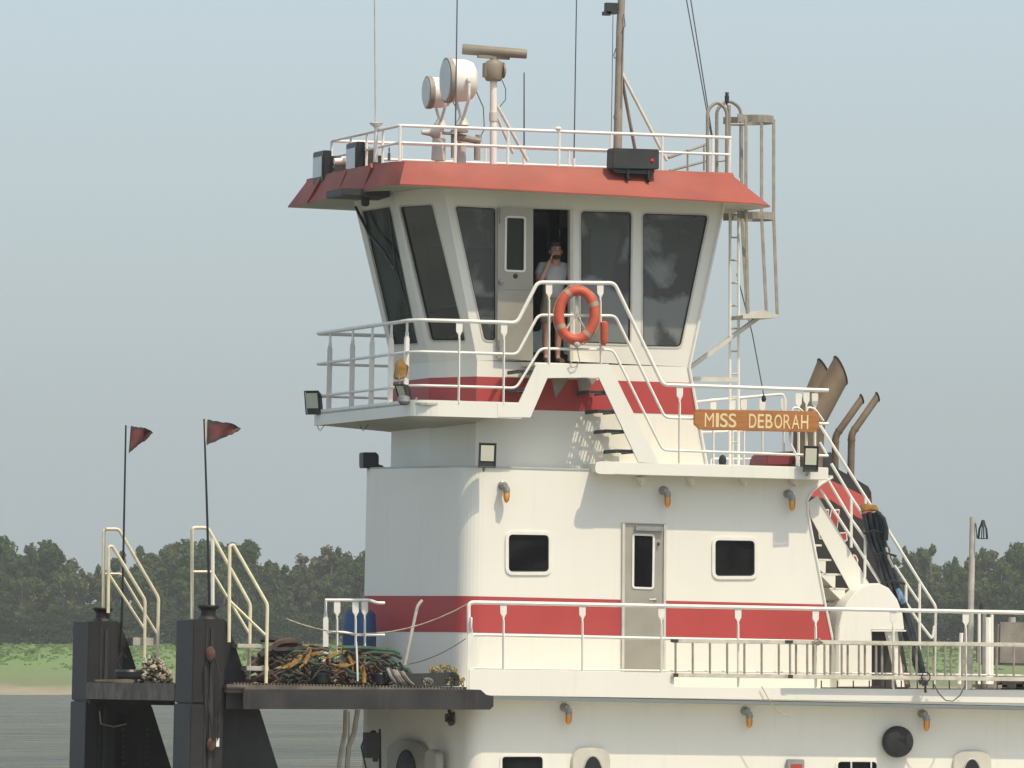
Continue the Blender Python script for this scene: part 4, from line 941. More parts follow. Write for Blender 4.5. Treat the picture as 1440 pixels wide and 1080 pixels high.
# name board
root = thing('name_board', S(1063,607,YW-0.08), 'varnished wooden name board with cream letters on the wing rail', 'name board')
nb = [(976,581),(981,575.5),(1150,578.5),(1152,584),(1152,602),(1146,608),(984,604),(976,597)]
m = MB(); m.prism(SP(nb,YW-0.10),(0,0.04,0)); build('board', m, 'wood', root, bevel=0.006)
word = 'MISS DEBORAH'; xs = [997,1008,1018,1030,None,1060,1073,1085,1097.5,1110,1122,1134]; xs2 = {0:997.5}
ly = lambda x: 590.5+(x-995)*0.022
widths = {'M':13,'I':4.5,'S':11,'D':10.5,'E':9,'B':10,'O':11,'R':10.5,'A':11,'H':10.5}
cx = [997.5,1008.8,1018.0,1030.0,None,1058.5,1070.0,1081.5,1094.5,1107.0,1119.0,1131.5]
for ch, x in zip(word, cx):
    if x is None: continue
    cu = bpy.data.curves.new('l','FONT'); cu.body = ch; cu.size = 1; cu.extrude = 0.0; cu.offset = 0.0 if ch in 'MAR' else 0.012
    to = bpy.data.objects.new('l', cu); C.objects.link(to); bpy.context.view_layer.update()
    me = bpy.data.meshes.new_from_object(to.evaluated_get(bpy.context.evaluated_depsgraph_get()))
    vs = [v.co.copy() for v in me.vertices]; fs = [tuple(p.vertices) for p in me.polygons]
    bpy.data.objects.remove(to); bpy.data.curves.remove(cu); bpy.data.meshes.remove(me)
    x0_ = min(v.x for v in vs); x1_ = max(v.x for v in vs); y0_ = min(v.y for v in vs); y1_ = max(v.y for v in vs)
    w_ = widths[ch]/101.4; h_ = 20.0/105; cc = S(x, ly(x), YW-0.104)
    m = MB(); m.add([cc+Vector(((v.x-x0_)/(x1_-x0_)*w_-w_/2, 0, (v.y-y0_)/(y1_-y0_)*h_-h_/2)) for v in vs], fs)
    build('letter', m, 'letter', root, smooth=False)
# amber bulkhead lamps
p0 = S(709,690,0)
root = thing('bulkhead_lamp', p0, 'amber bulkhead lamp above the left window on the sunlit house wall', 'lamp', 'amber bulkhead lamps')
m = MB(); m.lathe(p0+Vector((-0.03,0.0,0.07)),(0,-1,0),[(0,0.06),(0.03,0.06),(0.04,0.045),(0.10,0.04),(0.14,0.045),(0.17,0.03)],14); m.lathe(p0+Vector((-0.01,-0.13,0.05)),(0.15,0,-1),[(0,0.045),(0.05,0.05),(0.07,0.05)],14); build('fitting', m, 'galv', root)
m = MB(); m.lathe(p0+Vector((0.0,-0.13,-0.015)),(0,0,-1),[(0,0.040),(0.05,0.045),(0.10,0.040),(0.14,0.022),(0.155,0.0)],14); build('amber_globe', m, 'amber', root)
m = MB()
for k in range(4):
    a = k*math.pi/2+0.6; m.tube([p0+Vector((0.047*math.cos(a),-0.13+0.047*math.sin(a),-0.01)),p0+Vector((0.050*math.cos(a),-0.13+0.050*math.sin(a),-0.07)),p0+Vector((0.04*math.cos(a),-0.13+0.04*math.sin(a),-0.13)),p0+Vector((0,-0.13,-0.165))],0.004,4)
build('wire_guard', m, 'yellow', root)
for x, y, Y, lab in ((935,697,0,'amber bulkhead lamp directly above the grey second-level door'),(1110,702,0,'amber bulkhead lamp near the right end of the sunlit upper wall'),
        (796,1002,Y1,'amber bulkhead lamp on the lower wall, leftmost below the deck edge'),(1050,1007,Y1,'amber bulkhead lamp on the lower wall left of the round black disc'),(1299,1011,Y1,'amber bulkhead lamp on the lower wall right of the round black disc')):
    dup(root, S(x,y,Y)-p0, lab)
# box floodlights
def flood(px, py, Y, label, face=Vector((0,-1,0.25)), sc=1.0, w=0.13, h=0.15):
    c = S(px,py,Y); f_ = face.normalized(); u = Vector((0,0,1)).cross(f_).normalized(); v = f_.cross(u)
    root = thing('floodlight', c-v*h*sc, label, 'floodlight', 'floodlights fixed to the deck edges')
    m = MB(); q = [c+u*i*w*sc+v*j*h*sc for i,j in ((-1,-1),(1,-1),(1,1),(-1,1))]; bk = [p-f_*0.10*sc+(c-p)*0.35 for p in q]
    m.loftrings([bk,q]); build('housing', m, 'box', root, bevel=0.008)
    m = MB(); m.prism([c+f_*0.006+u*i*w*0.80*sc+v*j*h*0.82*sc for i,j in ((-1,-0.6),(1,-0.6),(1,1),(-1,1))], f_*0.006); build('lens', m, 'reflector', root, smooth=False)
    m = MB(); fr_ = [c+f_*0.012+u*i*w*sc+v*j*h*sc for i,j in ((-1,-1),(1,-1),(1,1),(-1,1))]; m.tube(fr_,0.012,6,closed=True); build('rim', m, 'box', root)
    m = MB(); m.tube([c-f_*0.06-v*h*sc, c-f_*0.12-v*(h+0.06)*sc, c-f_*0.20-v*(h-0.02)*sc],0.014,6); build('bracket', m, 'galv', root)
    return root
flood(685,640,-0.30,'boxy floodlight at the near corner of the grey-walled boat deck', Vector((0.05,-1,-0.05)), 1.0, 0.115,0.16)
flood(1140,645,-0.52,'boxy floodlight on the wing edge right of the name board', Vector((0.05,-1,-0.05)), 1.0, 0.10,0.17)
flood(440,566,4.9,'small dark floodlight at the far forward corner of the wing', Vector((-1,-0.55,-0.15)), 1.0, 0.14,0.16)
c = S(563,556,-0.05)
fl2 = flood(566,554,0.0,'floodlight facing forward at the near corner of the wing', Vector((-1,-0.35,-0.4)), 1.0, 0.10,0.14)
m = MB(); c = S(568,556,-0.1); m.lathe(c,(0,0,-1),[(0,0.03),(0.02,0.08),(0.08,0.085),(0.11,0.05)],14); m.tube([S(561,527,-0.1),S(562,540,-0.1)],0.01,6); one('wing_horn', m, 'galv', 'round grey horn below the near corner of the wing rail', 'horn')
m = MB(); m.prism([S(556,532,0.0),S(560,508,0.0),S(566,503,0.0),S(570,512,0.0),S(576,514,0.0),S(572,530,0.0),S(562,534,0.0)],(0,0.14,0)); one('yellow_mask', m, 'yellow', 'small yellow cloth bundle hanging behind the front wing rail', 'cloth', bevel=0.015)
# black box horn on the boat deck and box under the platform
m = MB(); q = SP([(511,656),(511,636),(530,636),(533,641),(533,656)],2.3); m.prism(q,(0,0.25,0)); q = SP([(511,658),(541,658),(540,655),(533,653),(511,654)],2.3); m.prism(q,(0,0.25,0)); one('loudspeaker', m, 'plastic', 'black box loudspeaker on the front edge of the boat deck', 'loudspeaker', bevel=0.012)
m = MB(); c = S(633,1010,0.0); m.box(c+Vector((-0.06,-0.05,-0.05)),c+Vector((0.02,0.05,0.06))); m.lathe(c+Vector((0,-0.02,0.02)),(0.8,-0.3,0.5),[(0,0.04),(0.1,0.04),(0.14,0.055)],10); m.lathe(c+Vector((-0.02,-0.02,0.0)),(0.2,-0.6,-0.6),[(0,0.04),(0.08,0.05),(0.1,0.05)],10); m.tube([c,c+Vector((0,0.2,0.3))],0.02,6); one('work_lamp', m, 'box', 'small dark swivelling work lamp under the bow platform', 'lamp')
# bumper disc, round black
c = S(1260,1043,Y1-0.01); root = thing('rubber_disc', c-Vector((0,0,0.2)), 'round black rubber disc on the lower white wall', 'disc')
m = MB(); m.lathe(c,(0,-1,0),[(-0.0,0.20),(0.05,0.215),(0.12,0.21),(0.16,0.19),(0.175,0.15),(0.165,0.13),(0.16,0.0)],32); build('disc', m, 'rubber', root)
m = MB(); m.box(S(1106,1100,Y1-0.06),S(1130,1068,Y1-0.01)); o_ = one('notice_box', m, 'galv', 'small grey cabinet with red marking at the bottom of the lower wall', 'cabinet', bevel=0.012)
m = MB(); m.prism(SP([(1112,1090),(1112,1074.5),(1128,1074.5),(1128,1090)],Y1-0.062),(0,-0.004,0)); ORG[o_.name] = Vector(o_.location); q = build('red_marking', m, 'signred', o_, smooth=False)
# LED light bars on the roof front
def ledlight(px, py, Y, label):
    c = S(px,py,Y); root = thing('led_floodlight', c-Vector((0,0,0.22)), label, 'floodlight', 'twin black floodlights on the wheelhouse roof')
    m = MB(); m.box(c+Vector((-0.06,-0.05,-0.23)),c+Vector((0.06,0.55,0.21))); build('head', m, 'plastic', root, bevel=0.012)
    m = MB(); m.box(c+Vector((0.06,0.02,-0.16)),c+Vector((0.22,0.45,0.14))); m.box(c+Vector((0.22,0.1,-0.12)),c+Vector((0.34,0.35,0.04))); build('driver_box', m, 'box', root, bevel=0.01)
    m = MB(); m.prism([c+Vector((-0.064,a,b)) for a,b in ((0.0,-0.15),(0.5,-0.15),(0.5,0.13),(0.0,0.13))],(-0.006,0,0)); build('lens', m, 'lampglass', root, smooth=False)
    m = MB()
    for i in range(3): m.lathe(c+Vector((0.10,0.0,-0.09+0.08*i)),(0,-1,0),[(0,0.016),(0.02,0.014)],8)
    build('bolt', m, 'galv', root)
    m = MB(); m.box(c+Vector((0.05,0.1,-0.26)),c+Vector((0.30,0.4,-0.2))); build('foot', m, 'box', root)
    return root
l1 = ledlight(506,221,2.0,'black floodlight head on the roof, right one, closer to the wheelhouse roof rail corner')
l2 = dup(l1, S(459,233,3.6)-S(506,221,2.0), 'black floodlight head on the roof, leftmost, at the forward tip')
m = MB(); m.tube([S(470,227,2.9),S(488,226,2.9)],0.045,12); one('camera_housing', m, 'rail', 'short white cylinder between the two black roof floodlights', 'camera')
# dark display box over the roof edge
root = thing('roof_box', S(895,246,-0.2), 'dark grey box with a small red lamp mounted on the roof edge', 'equipment box')
m = MB(); q = SP([(861,237),(862,208),(927,210),(927,238)],-0.35); m.prism(q,(0,0.30,0)); build('case', m, 'box', root, bevel=0.01)
m = MB(); m.prism(SP([(862,238),(921,240),(919,245),(866,243)],-0.32),(0,0.2,0)); m.prism(SP([(882,238),(885,238),(885,254),(882,251)],-0.34),(0,0.3,0)); m.prism(SP([(911,239),(914,239),(914,256),(911,253)],-0.34),(0,0.3,0)); build('bracket', m, 'plastic', root, smooth=False)
m = MB(); m.lathe(S(917,225.5,-0.35),(0,-1,0),[(0,0.022),(0.012,0.022),(0.02,0.012)],12); build('red_lens', m, 'redlamp', root)
# searchlights
def searchlight(fx, fy, Y, rad, length, base_py, label, name='searchlight'):
    c = S(fx,fy,Y); axd = Vector((1.0,0.02,0.03)).normalized()
    zb_ = zt; root = thing(name, Vector((c.x+length*0.55,Y,zb_)), label, 'searchlight', 'searchlights on the wheelhouse roof')
    m = MB(); m.lathe(c,axd,[(0,rad*0.97),(0.02,rad),(length*0.62,rad*0.97),(length*0.85,rad*0.86),(length*0.97,rad*0.62),(length,rad*0.3),(length+0.01,0.0)],28); build('barrel', m, 'rail', root)
    m = MB(); m.lathe(c-axd*0.03,axd,[(0,rad*0.96),(0.01,rad*1.05),(0.07,rad*1.05),(0.08,rad)],28); build('bezel', m, 'mast', root)
    m = MB(); m.lathe(c-axd*0.038,axd,[(0,0.0),(0.002,rad*0.93),(0.012,rad*0.95)],28); build('lens', m, 'lampglass', root)
    px_ = c.x+length*0.55; py0 = Y-rad-0.04; z0 = c.z
    m = MB()
    for sg in (-1,1):
        m.tube(arcpath([Vector((px_,Y+sg*(rad+0.04),z0+0.02)),Vector((px_,Y+sg*(rad+0.04),z0-rad*0.9)),Vector((px_,Y+sg*0.05,z0-rad*1.7))],0.1),0.022,8); m.lathe(Vector((px_,Y+sg*rad,z0)),(0,sg,0),[(0,0.035),(0.07,0.03)],10)
    build('yoke', m, 'rail', root)
    m = MB(); m.lathe(Vector((px_,Y,zb_)),(0,0,1),[(0,0.10),(0.04,0.10),(0.05,0.065),(z0-rad*1.7-zb_-0.12,0.055),(z0-rad*1.7-zb_-0.1,0.10),(z0-rad*1.7-zb_,0.05)],14); build('pedestal', m, 'oldwhite', root)
    m = MB(); m.tube([Vector((c.x+length,Y-0.05,z0-rad*0.5)),Vector((c.x+length+0.1,Y-0.05,z0-rad*1.2)),Vector((c.x+length+0.12,Y-0.05,z0-rad*2.2)),Vector((c.x+length+0.0,Y-0.05,z0-rad*3.0))],0.008,5); build('cable', m, 'wire', root)
searchlight(629,113,1.4,0.295,0.40,205,'larger white searchlight beside the radar')
searchlight(602,130,2.6,0.215,0.33,210,'smaller white searchlight left of the larger one')
m = MB(); m.lathe(S(593,186,2.2),(1,0,0.0),[(0,0.03),(0.12,0.05),(0.2,0.10),(0.24,0.10)],14); m.lathe(S(617,205,2.2),(0,0,-1),[(-0.1,0.09),(0.2,0.10)],14); one('roof_horn', m, 'oldwhite', 'small white horn fitting below the smaller searchlight', 'horn')
m = MB(); m.tube([S(640,192,1.2),S(675,198,1.2)],0.05,10); m.lathe(S(673,197,1.2),(0,0,1),[(-0.02,0.04),(0.07,0.045)],10); m.lathe(S(634,188,1.2),(0,0,1),[(-0.01,0.12),(0.02,0.12)],14); m.lathe(S(646,185,1.2),(0,0,1),[(-0.01,0.12),(0.02,0.12)],14); m.tube([S(637,190,1.2),S(637,222,1.2)],0.03,8); m.tube([S(671,202,1.2),S(671,225,1.2)],0.045,8); one('air_horn', m, 'mast', 'dark twin air horn pointing right behind the roof rail', 'horn')
# radar
YA = 1.5
root = thing('radar', Vector((S(693,225,YA).x,YA,zt)), 'beige radar scanner bar turning on a white post', 'radar')
m = MB(); m.tube([Vector((S(694,225,YA).x,YA,zt)), S(694,112,YA)],0.05,12); build('post', m, 'rail', root)
m = MB(); m.tube([S(699,148,YA),S(742,226,YA)],0.024,8); m.tube([S(697,160,YA+0.3),S(722,216,YA+0.3)],0.022,8); m.lathe(S(694,158,YA),(0,0,-1),[(0,0.06),(0.12,0.06)],12); build('brace', m, 'oldwhite', root)
m = MB(); m.lathe(S(694,114,YA),(0,0,1),[(0,0.10),(0.03,0.12),(0.13,0.125),(0.22,0.13),(0.27,0.10),(0.29,0.05),(0.34,0.045)],16); m.box(S(682,108,YA-0.05),S(706,90,YA+0.1)); m.lathe(S(706,99,YA),(1,0,0),[(0,0.11),(0.03,0.11),(0.035,0.0)],14); build('gearbox', m, 'radar', root, bevel=0.006)
m = MB(); a = S(650,69,YA+0.1); b = S(741,76,YA-0.1); m.tube([a,a.lerp(b,0.02),a.lerp(b,0.98),b],[0.066,0.074,0.066,0.06],14); m.bar(S(672,79,YA),S(716,82,YA),0.08,0.04); build('scanner_bar', m, 'radar', root)
m = MB(); m.tube([S(706,113,YA),S(711,125,YA),S(711,140,YA),S(703,150,YA)],0.007,5); build('cable', m, 'wire', root)
# mast
YM = 2.0
root = thing('mast', Vector((S(868,230,YM).x,YM,zt)), 'tall weathered mast with sloping braces above the roof', 'mast')
m = MB(); m.tube([Vector((S(868,235,YM).x,YM,zt)),S(872,40,YM),S(877,-60,YM)],[0.062,0.055,0.05],12); m.tube([S(877,40,YM-0.06),S(875,100,YM-0.06),S(874,150,YM-0.06)],0.010,6); build('pole', m, 'mast', root)
for pts, Yo in (([(872,98),(938,226)],-0.2),([(874,108),(896,226)],0.4)): m = MB(); m.tube([S(x,y,YM+Yo*(k)) for k,(x,y) in enumerate(pts)],0.024,8); build('brace', m, 'oldwhite' if Yo<0 else 'mast', root)
m = MB(); m.box(S(853,19,YM-0.05),S(865,5,YM+0.08)); m.box(S(850,21,YM-0.05),S(856,17,YM+0.08)); m.tube([S(866,10,YM),S(872,10,YM)],0.025,8); build('mast_light', m, 'box', root)
m = MB(); m.tube([S(862,20,YM-0.1),S(861,100,YM-0.1),S(859,222,YM-0.1)],0.006,5)
for y in (78,165): m.tube([S(866,y-10,YM-0.1),S(863,y,YM-0.1),S(864,y+4,YM-0.1),S(867,y+2,YM-0.1)],0.008,5)
m.tube([S(877,20,YM-0.08),S(879,36,YM-0.08),S(875,42,YM-0.08)],0.008,5)
build('cable', m, 'wire', root)
# whip antennas
for pts, Y, r_, lab in (([(529,225),(528,172)],3.0,0.03,None),):
    pass
root = thing('whip_antenna', S(528,226,1.2), 'tall whip antenna on a white flared base at the roof front', 'antenna', 'whip antennas')
m = MB(); m.lathe(S(528,228,1.2),(0,0,1),[(0,0.03),(0.43,0.025),(0.47,0.03),(0.51,0.085),(0.53,0.095),(0.54,0.02)],14); build('base', m, 'rail', root)
m = MB(); m.tube([S(528,172,1.2),S(526,-80,1.2)],[0.011,0.008],6); build('whip', m, 'oldrail', root)
for pts, Y, r_, lab in (([(640,215),(644,-80)],1.0,0.011,'tall whip antenna passing in front of the larger searchlight'),([(807,235),(812,-80)],1.5,0.010,'tall thin whip antenna between radar and mast'),([(737,222),(737,102)],2.0,0.012,'short dark whip antenna right of the radar')):
    root = thing('whip_antenna', S(*pts[0],Y), lab, 'antenna', 'whip antennas'); m = MB(); m.tube([S(*pts[0],Y),S(*pts[1],Y)],[r_,r_*0.75],6); build('whip', m, 'wire', root)
    m = MB(); m.lathe(S(*pts[0],Y),(0,0,1),[(-0.15,0.02),(0.12,0.02)],8); build('base', m, 'rail', root)
for x, y in ((546,215),(786,182)): pass
m = MB(); m.lathe(S(785,186,YR),(0,0,1),[(0,0.015),(0.03,0.03),(0.05,0.045),(0.07,0.03),(0.08,0.0)],12); one('gps_antenna', m, 'rail', 'small white mushroom antenna on the roof rail', 'antenna')
m = MB(); m.lathe(S(547,226,1.0),(0,0,1),[(0,0.02),(0.1,0.02),(0.11,0.008),(0.16,0.012),(0.19,0.004)],8); one('stub_antenna', m, 'wire', 'tiny dark stub antenna near the roof front', 'antenna')
# guy wires
for pts, Y, lab in (([(958,-40),(1000,190)],1.5,'left one of the two long guy wires sloping down to the hooped pipes'),([(965,-40),(1003,200)],1.9,'right one of the two long guy wires sloping down to the hooped pipes'),([(1036,385),(1058,470),(1074,556)],1.6,'short guy wire sloping down from the caged ladder to the after rail')):
    m = MB(); m.tube([S(x,y,Y) for x,y in pts],0.009,5); one('guy_wire', m, 'wire', lab, 'wire', 'guy wires')
m = MB(); m.lathe(S(1074,562,1.6),(0,0,1),[(-0.03,0.02),(0,0.035),(0.04,0.03),(0.06,0.015)],8); one('wire_clamp', m, 'plastic', 'small black turnbuckle at the foot of the short guy wire', 'clamp')
# post with a black lantern, right
root = thing('tall_post', S(1363,962,0.4), 'tall pale steel post with a small black caged lamp at its top', 'post')
m = MB(); m.tube([S(1363,968,0.4),S(1368,727,0.4)],0.042,12); build('pole', m, 'oldrail', root)
m = MB(); m.lathe(S(1382,758,0.3),(0,0,1),[(0,0.075),(0.01,0.075)],12)
for k in range(6): a = k*math.pi/3; c = S(1382,757,0.3); m.tube([c+Vector((0.07*math.cos(a),0.07*math.sin(a),0)),c+Vector((0.055*math.cos(a),0.055*math.sin(a),0.13)),c+Vector((0.02*math.cos(a),0.02*math.sin(a),0.2))],0.009,5)
m.lathe(S(1382,757,0.3),(0,0,1),[(0.16,0.05),(0.2,0.035),(0.25,0.02)],10); m.tube([S(1372,736,0.35),S(1374,757,0.33)],0.008,5); build('lamp_cage', m, 'plastic', root)
for x, h_, r_, mt in ((1377,862,0.022,'rail'),(1384,858,0.03,'galv'),(1389,868,0.05,'rail'),(1395,864,0.022,'rail'),(1352,890,0.028,'rail')):
    m = MB(); m.tube([S(x if x != 1352 else 1349,962,0.1),S(x,h_,0.1)],r_,8); one('deck_pipe', m, mt, {1377:'thin white upright pipe just right of the tall post',1384:'grey upright pipe with dark tip beside the tall post',1389:'thick white upright pipe, second right of the tall post',1395:'thin white upright pipe left of the grey block',1352:'white slanting support left of the tall post'}[x], 'pipe', 'upright pipes beside the tall post')
m = MB(); m.lathe(S(1380,862,0.2),(0,0,1),[(-0.02,0.04),(0.0,0.05),(0.04,0.03),(0.08,0.03),(0.14,0.012)],10); one('bottle_float', m, 'darkrope', 'small dark bottle-shaped object on the rail beside the tall post', 'bottle')
m = MB(); m.box(S(1403,935,1.0),S(1470,877,2.0)); one('deck_block', m, 'block', 'large grey weathered block at the right edge beyond the rail', 'block', bevel=0.03)
m = MB(); m.lathe(S(1423,876,1.3),(0,0,1),[(-0.05,0.05),(0.08,0.05)],10); one('block_pipe', m, 'oldrail', 'short grey pipe stub on top of the grey block', 'pipe')
for k,(x0_,x1_,y0_) in enumerate(((1384,1402,958),(1404,1424,952),(1424,1450,957))):
    m = MB(); rnd = random.Random(k); m.box(S(x0_,972,0.2),S(x1_,y0_,0.8)); one('deck_gear', m, 'darkrope' if k else 'block', ['grey low box under the rail below the tall post','dark lump of gear on the deck left of the frame edge','dark lump of gear on the deck at the frame edge'][k], 'gear', 'gear on the after deck', bevel=0.05)
m = MB()
for i in range(12):
    x = 1345+i*7; m.tube([S(x,971,1.4),S(x+rnd.uniform(-5,5),960+rnd.uniform(-6,4),1.4)],0.02,5)
one('deck_cable_bundle', m, 'alurail', 'low tangle of grey cable on the deck behind the tall post', 'cable')

# dark hose bundle strapped to the stair handrail, yellow cap, blue tape
root = thing('hose_bundle', S(1300,960,0.2), 'tall bundle of dark hoses with a yellow cap strapped to the after stair', 'hose bundle')
spine = [(1226,722),(1232,760),(1243,790),(1251,815),(1260,840),(1272,870),(1282,905),(1290,935),(1297,962)]
rn = random.Random(3)
for i in range(7):
    offx = (i-3)*3.5; m = MB(); pts = []
    for k,(x,y) in enumerate(spine[:5+ (i%3)*2]):
        pts.append(S(x+offx*(1-0.05*k)+rn.uniform(-1.5,1.5),y+rn.uniform(-2,2),0.15+0.05*(i%2)))
    m.tube(arcpath(pts,0.1,2),[0.034+0.012*(i%2)]*len(arcpath(pts,0.1,2)),8); build('hose', m, 'hose', root) if 'hose' in M else build('hose', m, 'box', root)
for (x,y) in ((1229,752),(1244,783),(1256,822)):
    m = MB(); m.tube([S(x-14,y-2,0.1),S(x,y-6,0.02),S(x+16,y-1,0.1)],0.018,6); build('strap', m, 'plastic', root)
m = MB(); m.prism(SP([(1213,716),(1218,708),(1231,710),(1236,712),(1236,719),(1224,718),(1214,720)],0.1),(0,0.2,0)); build('yellow_cap', m, 'yellow', root, bevel=0.02)
m = MB(); m.tube([S(1232,720,0.05),S(1242,730,0.05),S(1246,745,0.05),S(1245,760,0.05)],0.04,8); build('hose_end', m, 'plastic', root)
m = MB(); m.tube([S(1262,828,0.08),S(1268,842,0.08),S(1271,848,0.08)],[0.03,0.045,0.035],8); build('blue_tape', m, 'bluetape', root) if 'bluetape' in M else build('blue_tape', m, 'blue', root)
m = MB(); m.tube(SP([(1246,770),(1250,785),(1256,798)],0.05),0.018,6); build('pale_sleeve', m, 'oldrail', root)

# blue drum
c = S(504,962,1.7); root = thing('blue_drum', c, 'blue plastic drum standing behind the forward railing', 'drum')
m = MB(); hh = S(504,858,1.7).z-c.z; m.lathe(c,(0,0,1),[(0,0.20),(0.04,0.225),(hh*0.3,0.23),(hh*0.33,0.24),(hh*0.36,0.23),(hh*0.66,0.23),(hh*0.69,0.24),(hh*0.72,0.23),(hh-0.05,0.21),(hh,0.17)],20); build('body', m, 'blue', root)

# flags
def flag(px0, py0, px1, py1, Y, tri, hoist, label):
    root = thing('flagpole', S(px1,py1,Y), label, 'flag', 'pennant flags on the push knees')
    m = MB(); m.tube([S(px1,py1,Y),S((px0+px1)/2+0.5,(py0+py1)/2,Y),S(px0,py0,Y)],[0.020,0.016,0.012],8); build('pole', m, 'plastic', root)
    m = MB(); n = 12; rows = 7; rn = random.Random(int(px0))
    (ax_,ay_),(bx_,by_),(tx_,ty_) = tri
    vs = []; fs = []
    for i in range(n+1):
        t = i/n
        for j in range(rows+1):
            s_ = j/rows; wd = (1-t)**0.72; cx_, cy_ = (ax_+bx_)/2, (ay_+by_)/2; x = cx_*(1-t)+tx_*t+(bx_-ax_)*(s_-0.5)*wd; y = cy_*(1-t)+ty_*t+(by_-ay_)*(s_-0.5)*wd
            y += (2.2*math.sin(t*7+s_*2))*t*(1-t*0.3); x += rn.uniform(-1.3,1.3)*(t > 0.55)*t; y += rn.uniform(-0.9,0.9)*(j in (0,rows)); vs.append(S(x,y,Y-0.02+0.07*math.sin(t*8+s_*3.0)*t))
    for i in range(n):
        for j in range(rows): a = i*(rows+1)+j; fs.append((a,a+1,a+rows+2,a+rows+1))
    m.add(vs, fs); m.add([v+Vector((0,0.004,0)) for v in vs], fs)
    m.m = [1 if ((k % (n*rows)) % rows in (0,rows-1) or (k%(n*rows))//rows in (0,10,11)) else 0 for k in range(len(m.f))]
    fo = build('pennant', m, ['flag','flaggrey'], root)
    m = MB(); m.prism(SP(hoist,Y-0.01),(0,0.012,0)); build('hoist_sleeve', m, 'oldrail' , root, smooth=False)
flag(177,598,169,962,YK2+0.2,[(184,599),(181,637),(214,608)],[(177,600),(182,600),(180,602),(178,602)],'dark red pennant on a black pole by the farther push knee, leftmost')
flag(287,589,295,868,YK1+0.3,[(292,590),(291,626),(338,602)],[(288,591),(293,591),(293,625),(289,624)],'dark red pennant with pale hoist on a black pole on the nearer push knee')

# rope heap and bucket
def tangle(name, region, Y0, Y1_, count, r_, mats, labels, cat, group, seed, wild=1.0, pts=6, length=(25,60), arch=12):
    rn = random.Random(seed); (xa_,xb_,ytopf,yb_) = region; objs = []
    for i in range(count):
        k = rn.randrange(len(mats)); x = rn.uniform(xa_,xb_); yt_ = ytopf(x); y = yt_+(yb_-yt_)*rn.random()**0.9; Y = Y0+(Y1_-Y0)*rn.random()
        ang = rn.uniform(-0.6,0.6)*wild; L = rn.uniform(*length); P = []
        for j in range(pts):
            t = j/(pts-1)-0.5; P.append(S(x+L*t*math.cos(ang)+rn.uniform(-3,3), min(yb_-1, max(yt_-2, y+L*t*math.sin(ang)+rn.uniform(-1,1)*arch*0.5+arch*0.6*(4*t*t-0.5))), Y+0.25*t*rn.uniform(-1,1)))
        m = MB(); m.tube(arcpath(P,0.08,3), r_*rn.uniform(0.7,1.3), 6)
        fr_ = (x-xa_)/(xb_-xa_); zn = ' leftmost part' if fr_ < 0.2 else ' left part' if fr_ < 0.4 else ' middle part' if fr_ < 0.6 else ' right part' if fr_ < 0.8 else ' rightmost part'
        dep = 'top' if y < yt_+(yb_-yt_)*0.33 else 'foot' if y > yt_+(yb_-yt_)*0.7 else 'middle height'
        objs.append(one(name[k], m, mats[k], labels[k].replace('in the', 'at the '+dep+' of the',1)+','+zn, cat[k], group))
    return objs
m = MB(); rn = random.Random(5)
for i in range(80):
    cx_, cz_ = 216+rn.uniform(-20,20), 0; hx = max(0,1-abs(cx_-216)/28); y0_ = 960-34*hx*rn.random(); a0 = rn.uniform(0,6.28)
    m.tube([S(cx_+rn.uniform(5,11)*math.cos(a0+t)+rn.uniform(-2,2), min(960,y0_+rn.uniform(3,8)*math.sin(a0+t)+rn.uniform(-1,1)), 3.9+0.5*rn.random()+0.2*math.sin(t)) for t in np.linspace(0,rn.uniform(2.5,5),8)],0.016,6)
o_ = one('rope_heap', m, 'rope', 'heap of thick pale mooring rope between the push knees', 'rope heap')
m = MB(); m.lathe(S(181,955,4.1),(0,0,1),[(0,0.15),(0.03,0.19),(0.10,0.20),(0.13,0.18)],16); m.tube([S(169,940,4.1),S(166,928,4.1),S(171,918,4.1),S(178,925,4.1)],0.010,5); one('black_tub', m, 'plastic', 'shallow black tub beside the pale rope heap', 'tub')
bt = lambda x: 960-72*max(0.05,min(1,(x-352)/18))*max(0.1,1-max(0,(x-425))/20)
tangle(['hose','cable'], (362,432,lambda x: 930-36*math.exp(-((x-408)/26)**2),963), 1.2, 2.6, 34, 0.045, ['darkrope','brown'], ['dark hose in the brown-black hose heap','muddy cable in the brown-black hose heap'], ['hose','cable'], 'dark hoses heaped at the left of the platform', 11, 0.8, 5, (30,60), 8)
hf = lambda x: 912+10*abs(math.sin(x*0.05))+ (12 if x > 550 else 0)+ (8 if x<410 else 0)
tangle(['strap']*4, (404,562,hf,963), -0.6, 0.8, 150, 0.020, ['green','brown','brown','darkrope'], ['faded green strap in the strap heap','muddy brown strap in the strap heap','muddy brown strap in the strap heap','blackened strap in the strap heap'], ['strap']*4, 'straps heaped on the bow platform', 21, 1.3, 6, (18,52), 14)
for i,(x0_,y0_,x1_,y1_) in enumerate(((475,911,553,915),(498,918,556,920),(505,926,550,928))):
    m = MB(); m.tube([S(x0_,y0_,-0.1),S((x0_+x1_)/2,(y0_+y1_)/2-1,-0.15),S(x1_,y1_,-0.1),S(x1_+9,y1_+5,-0.1)],0.034,8); one('green_bar', m, 'green2' if 'green2' in M else 'green', ['top long green bar lying across the strap heap','second long green bar lying across the strap heap','lowest long green bar lying across the strap heap'][i], 'bar', 'green bars on the strap heap')
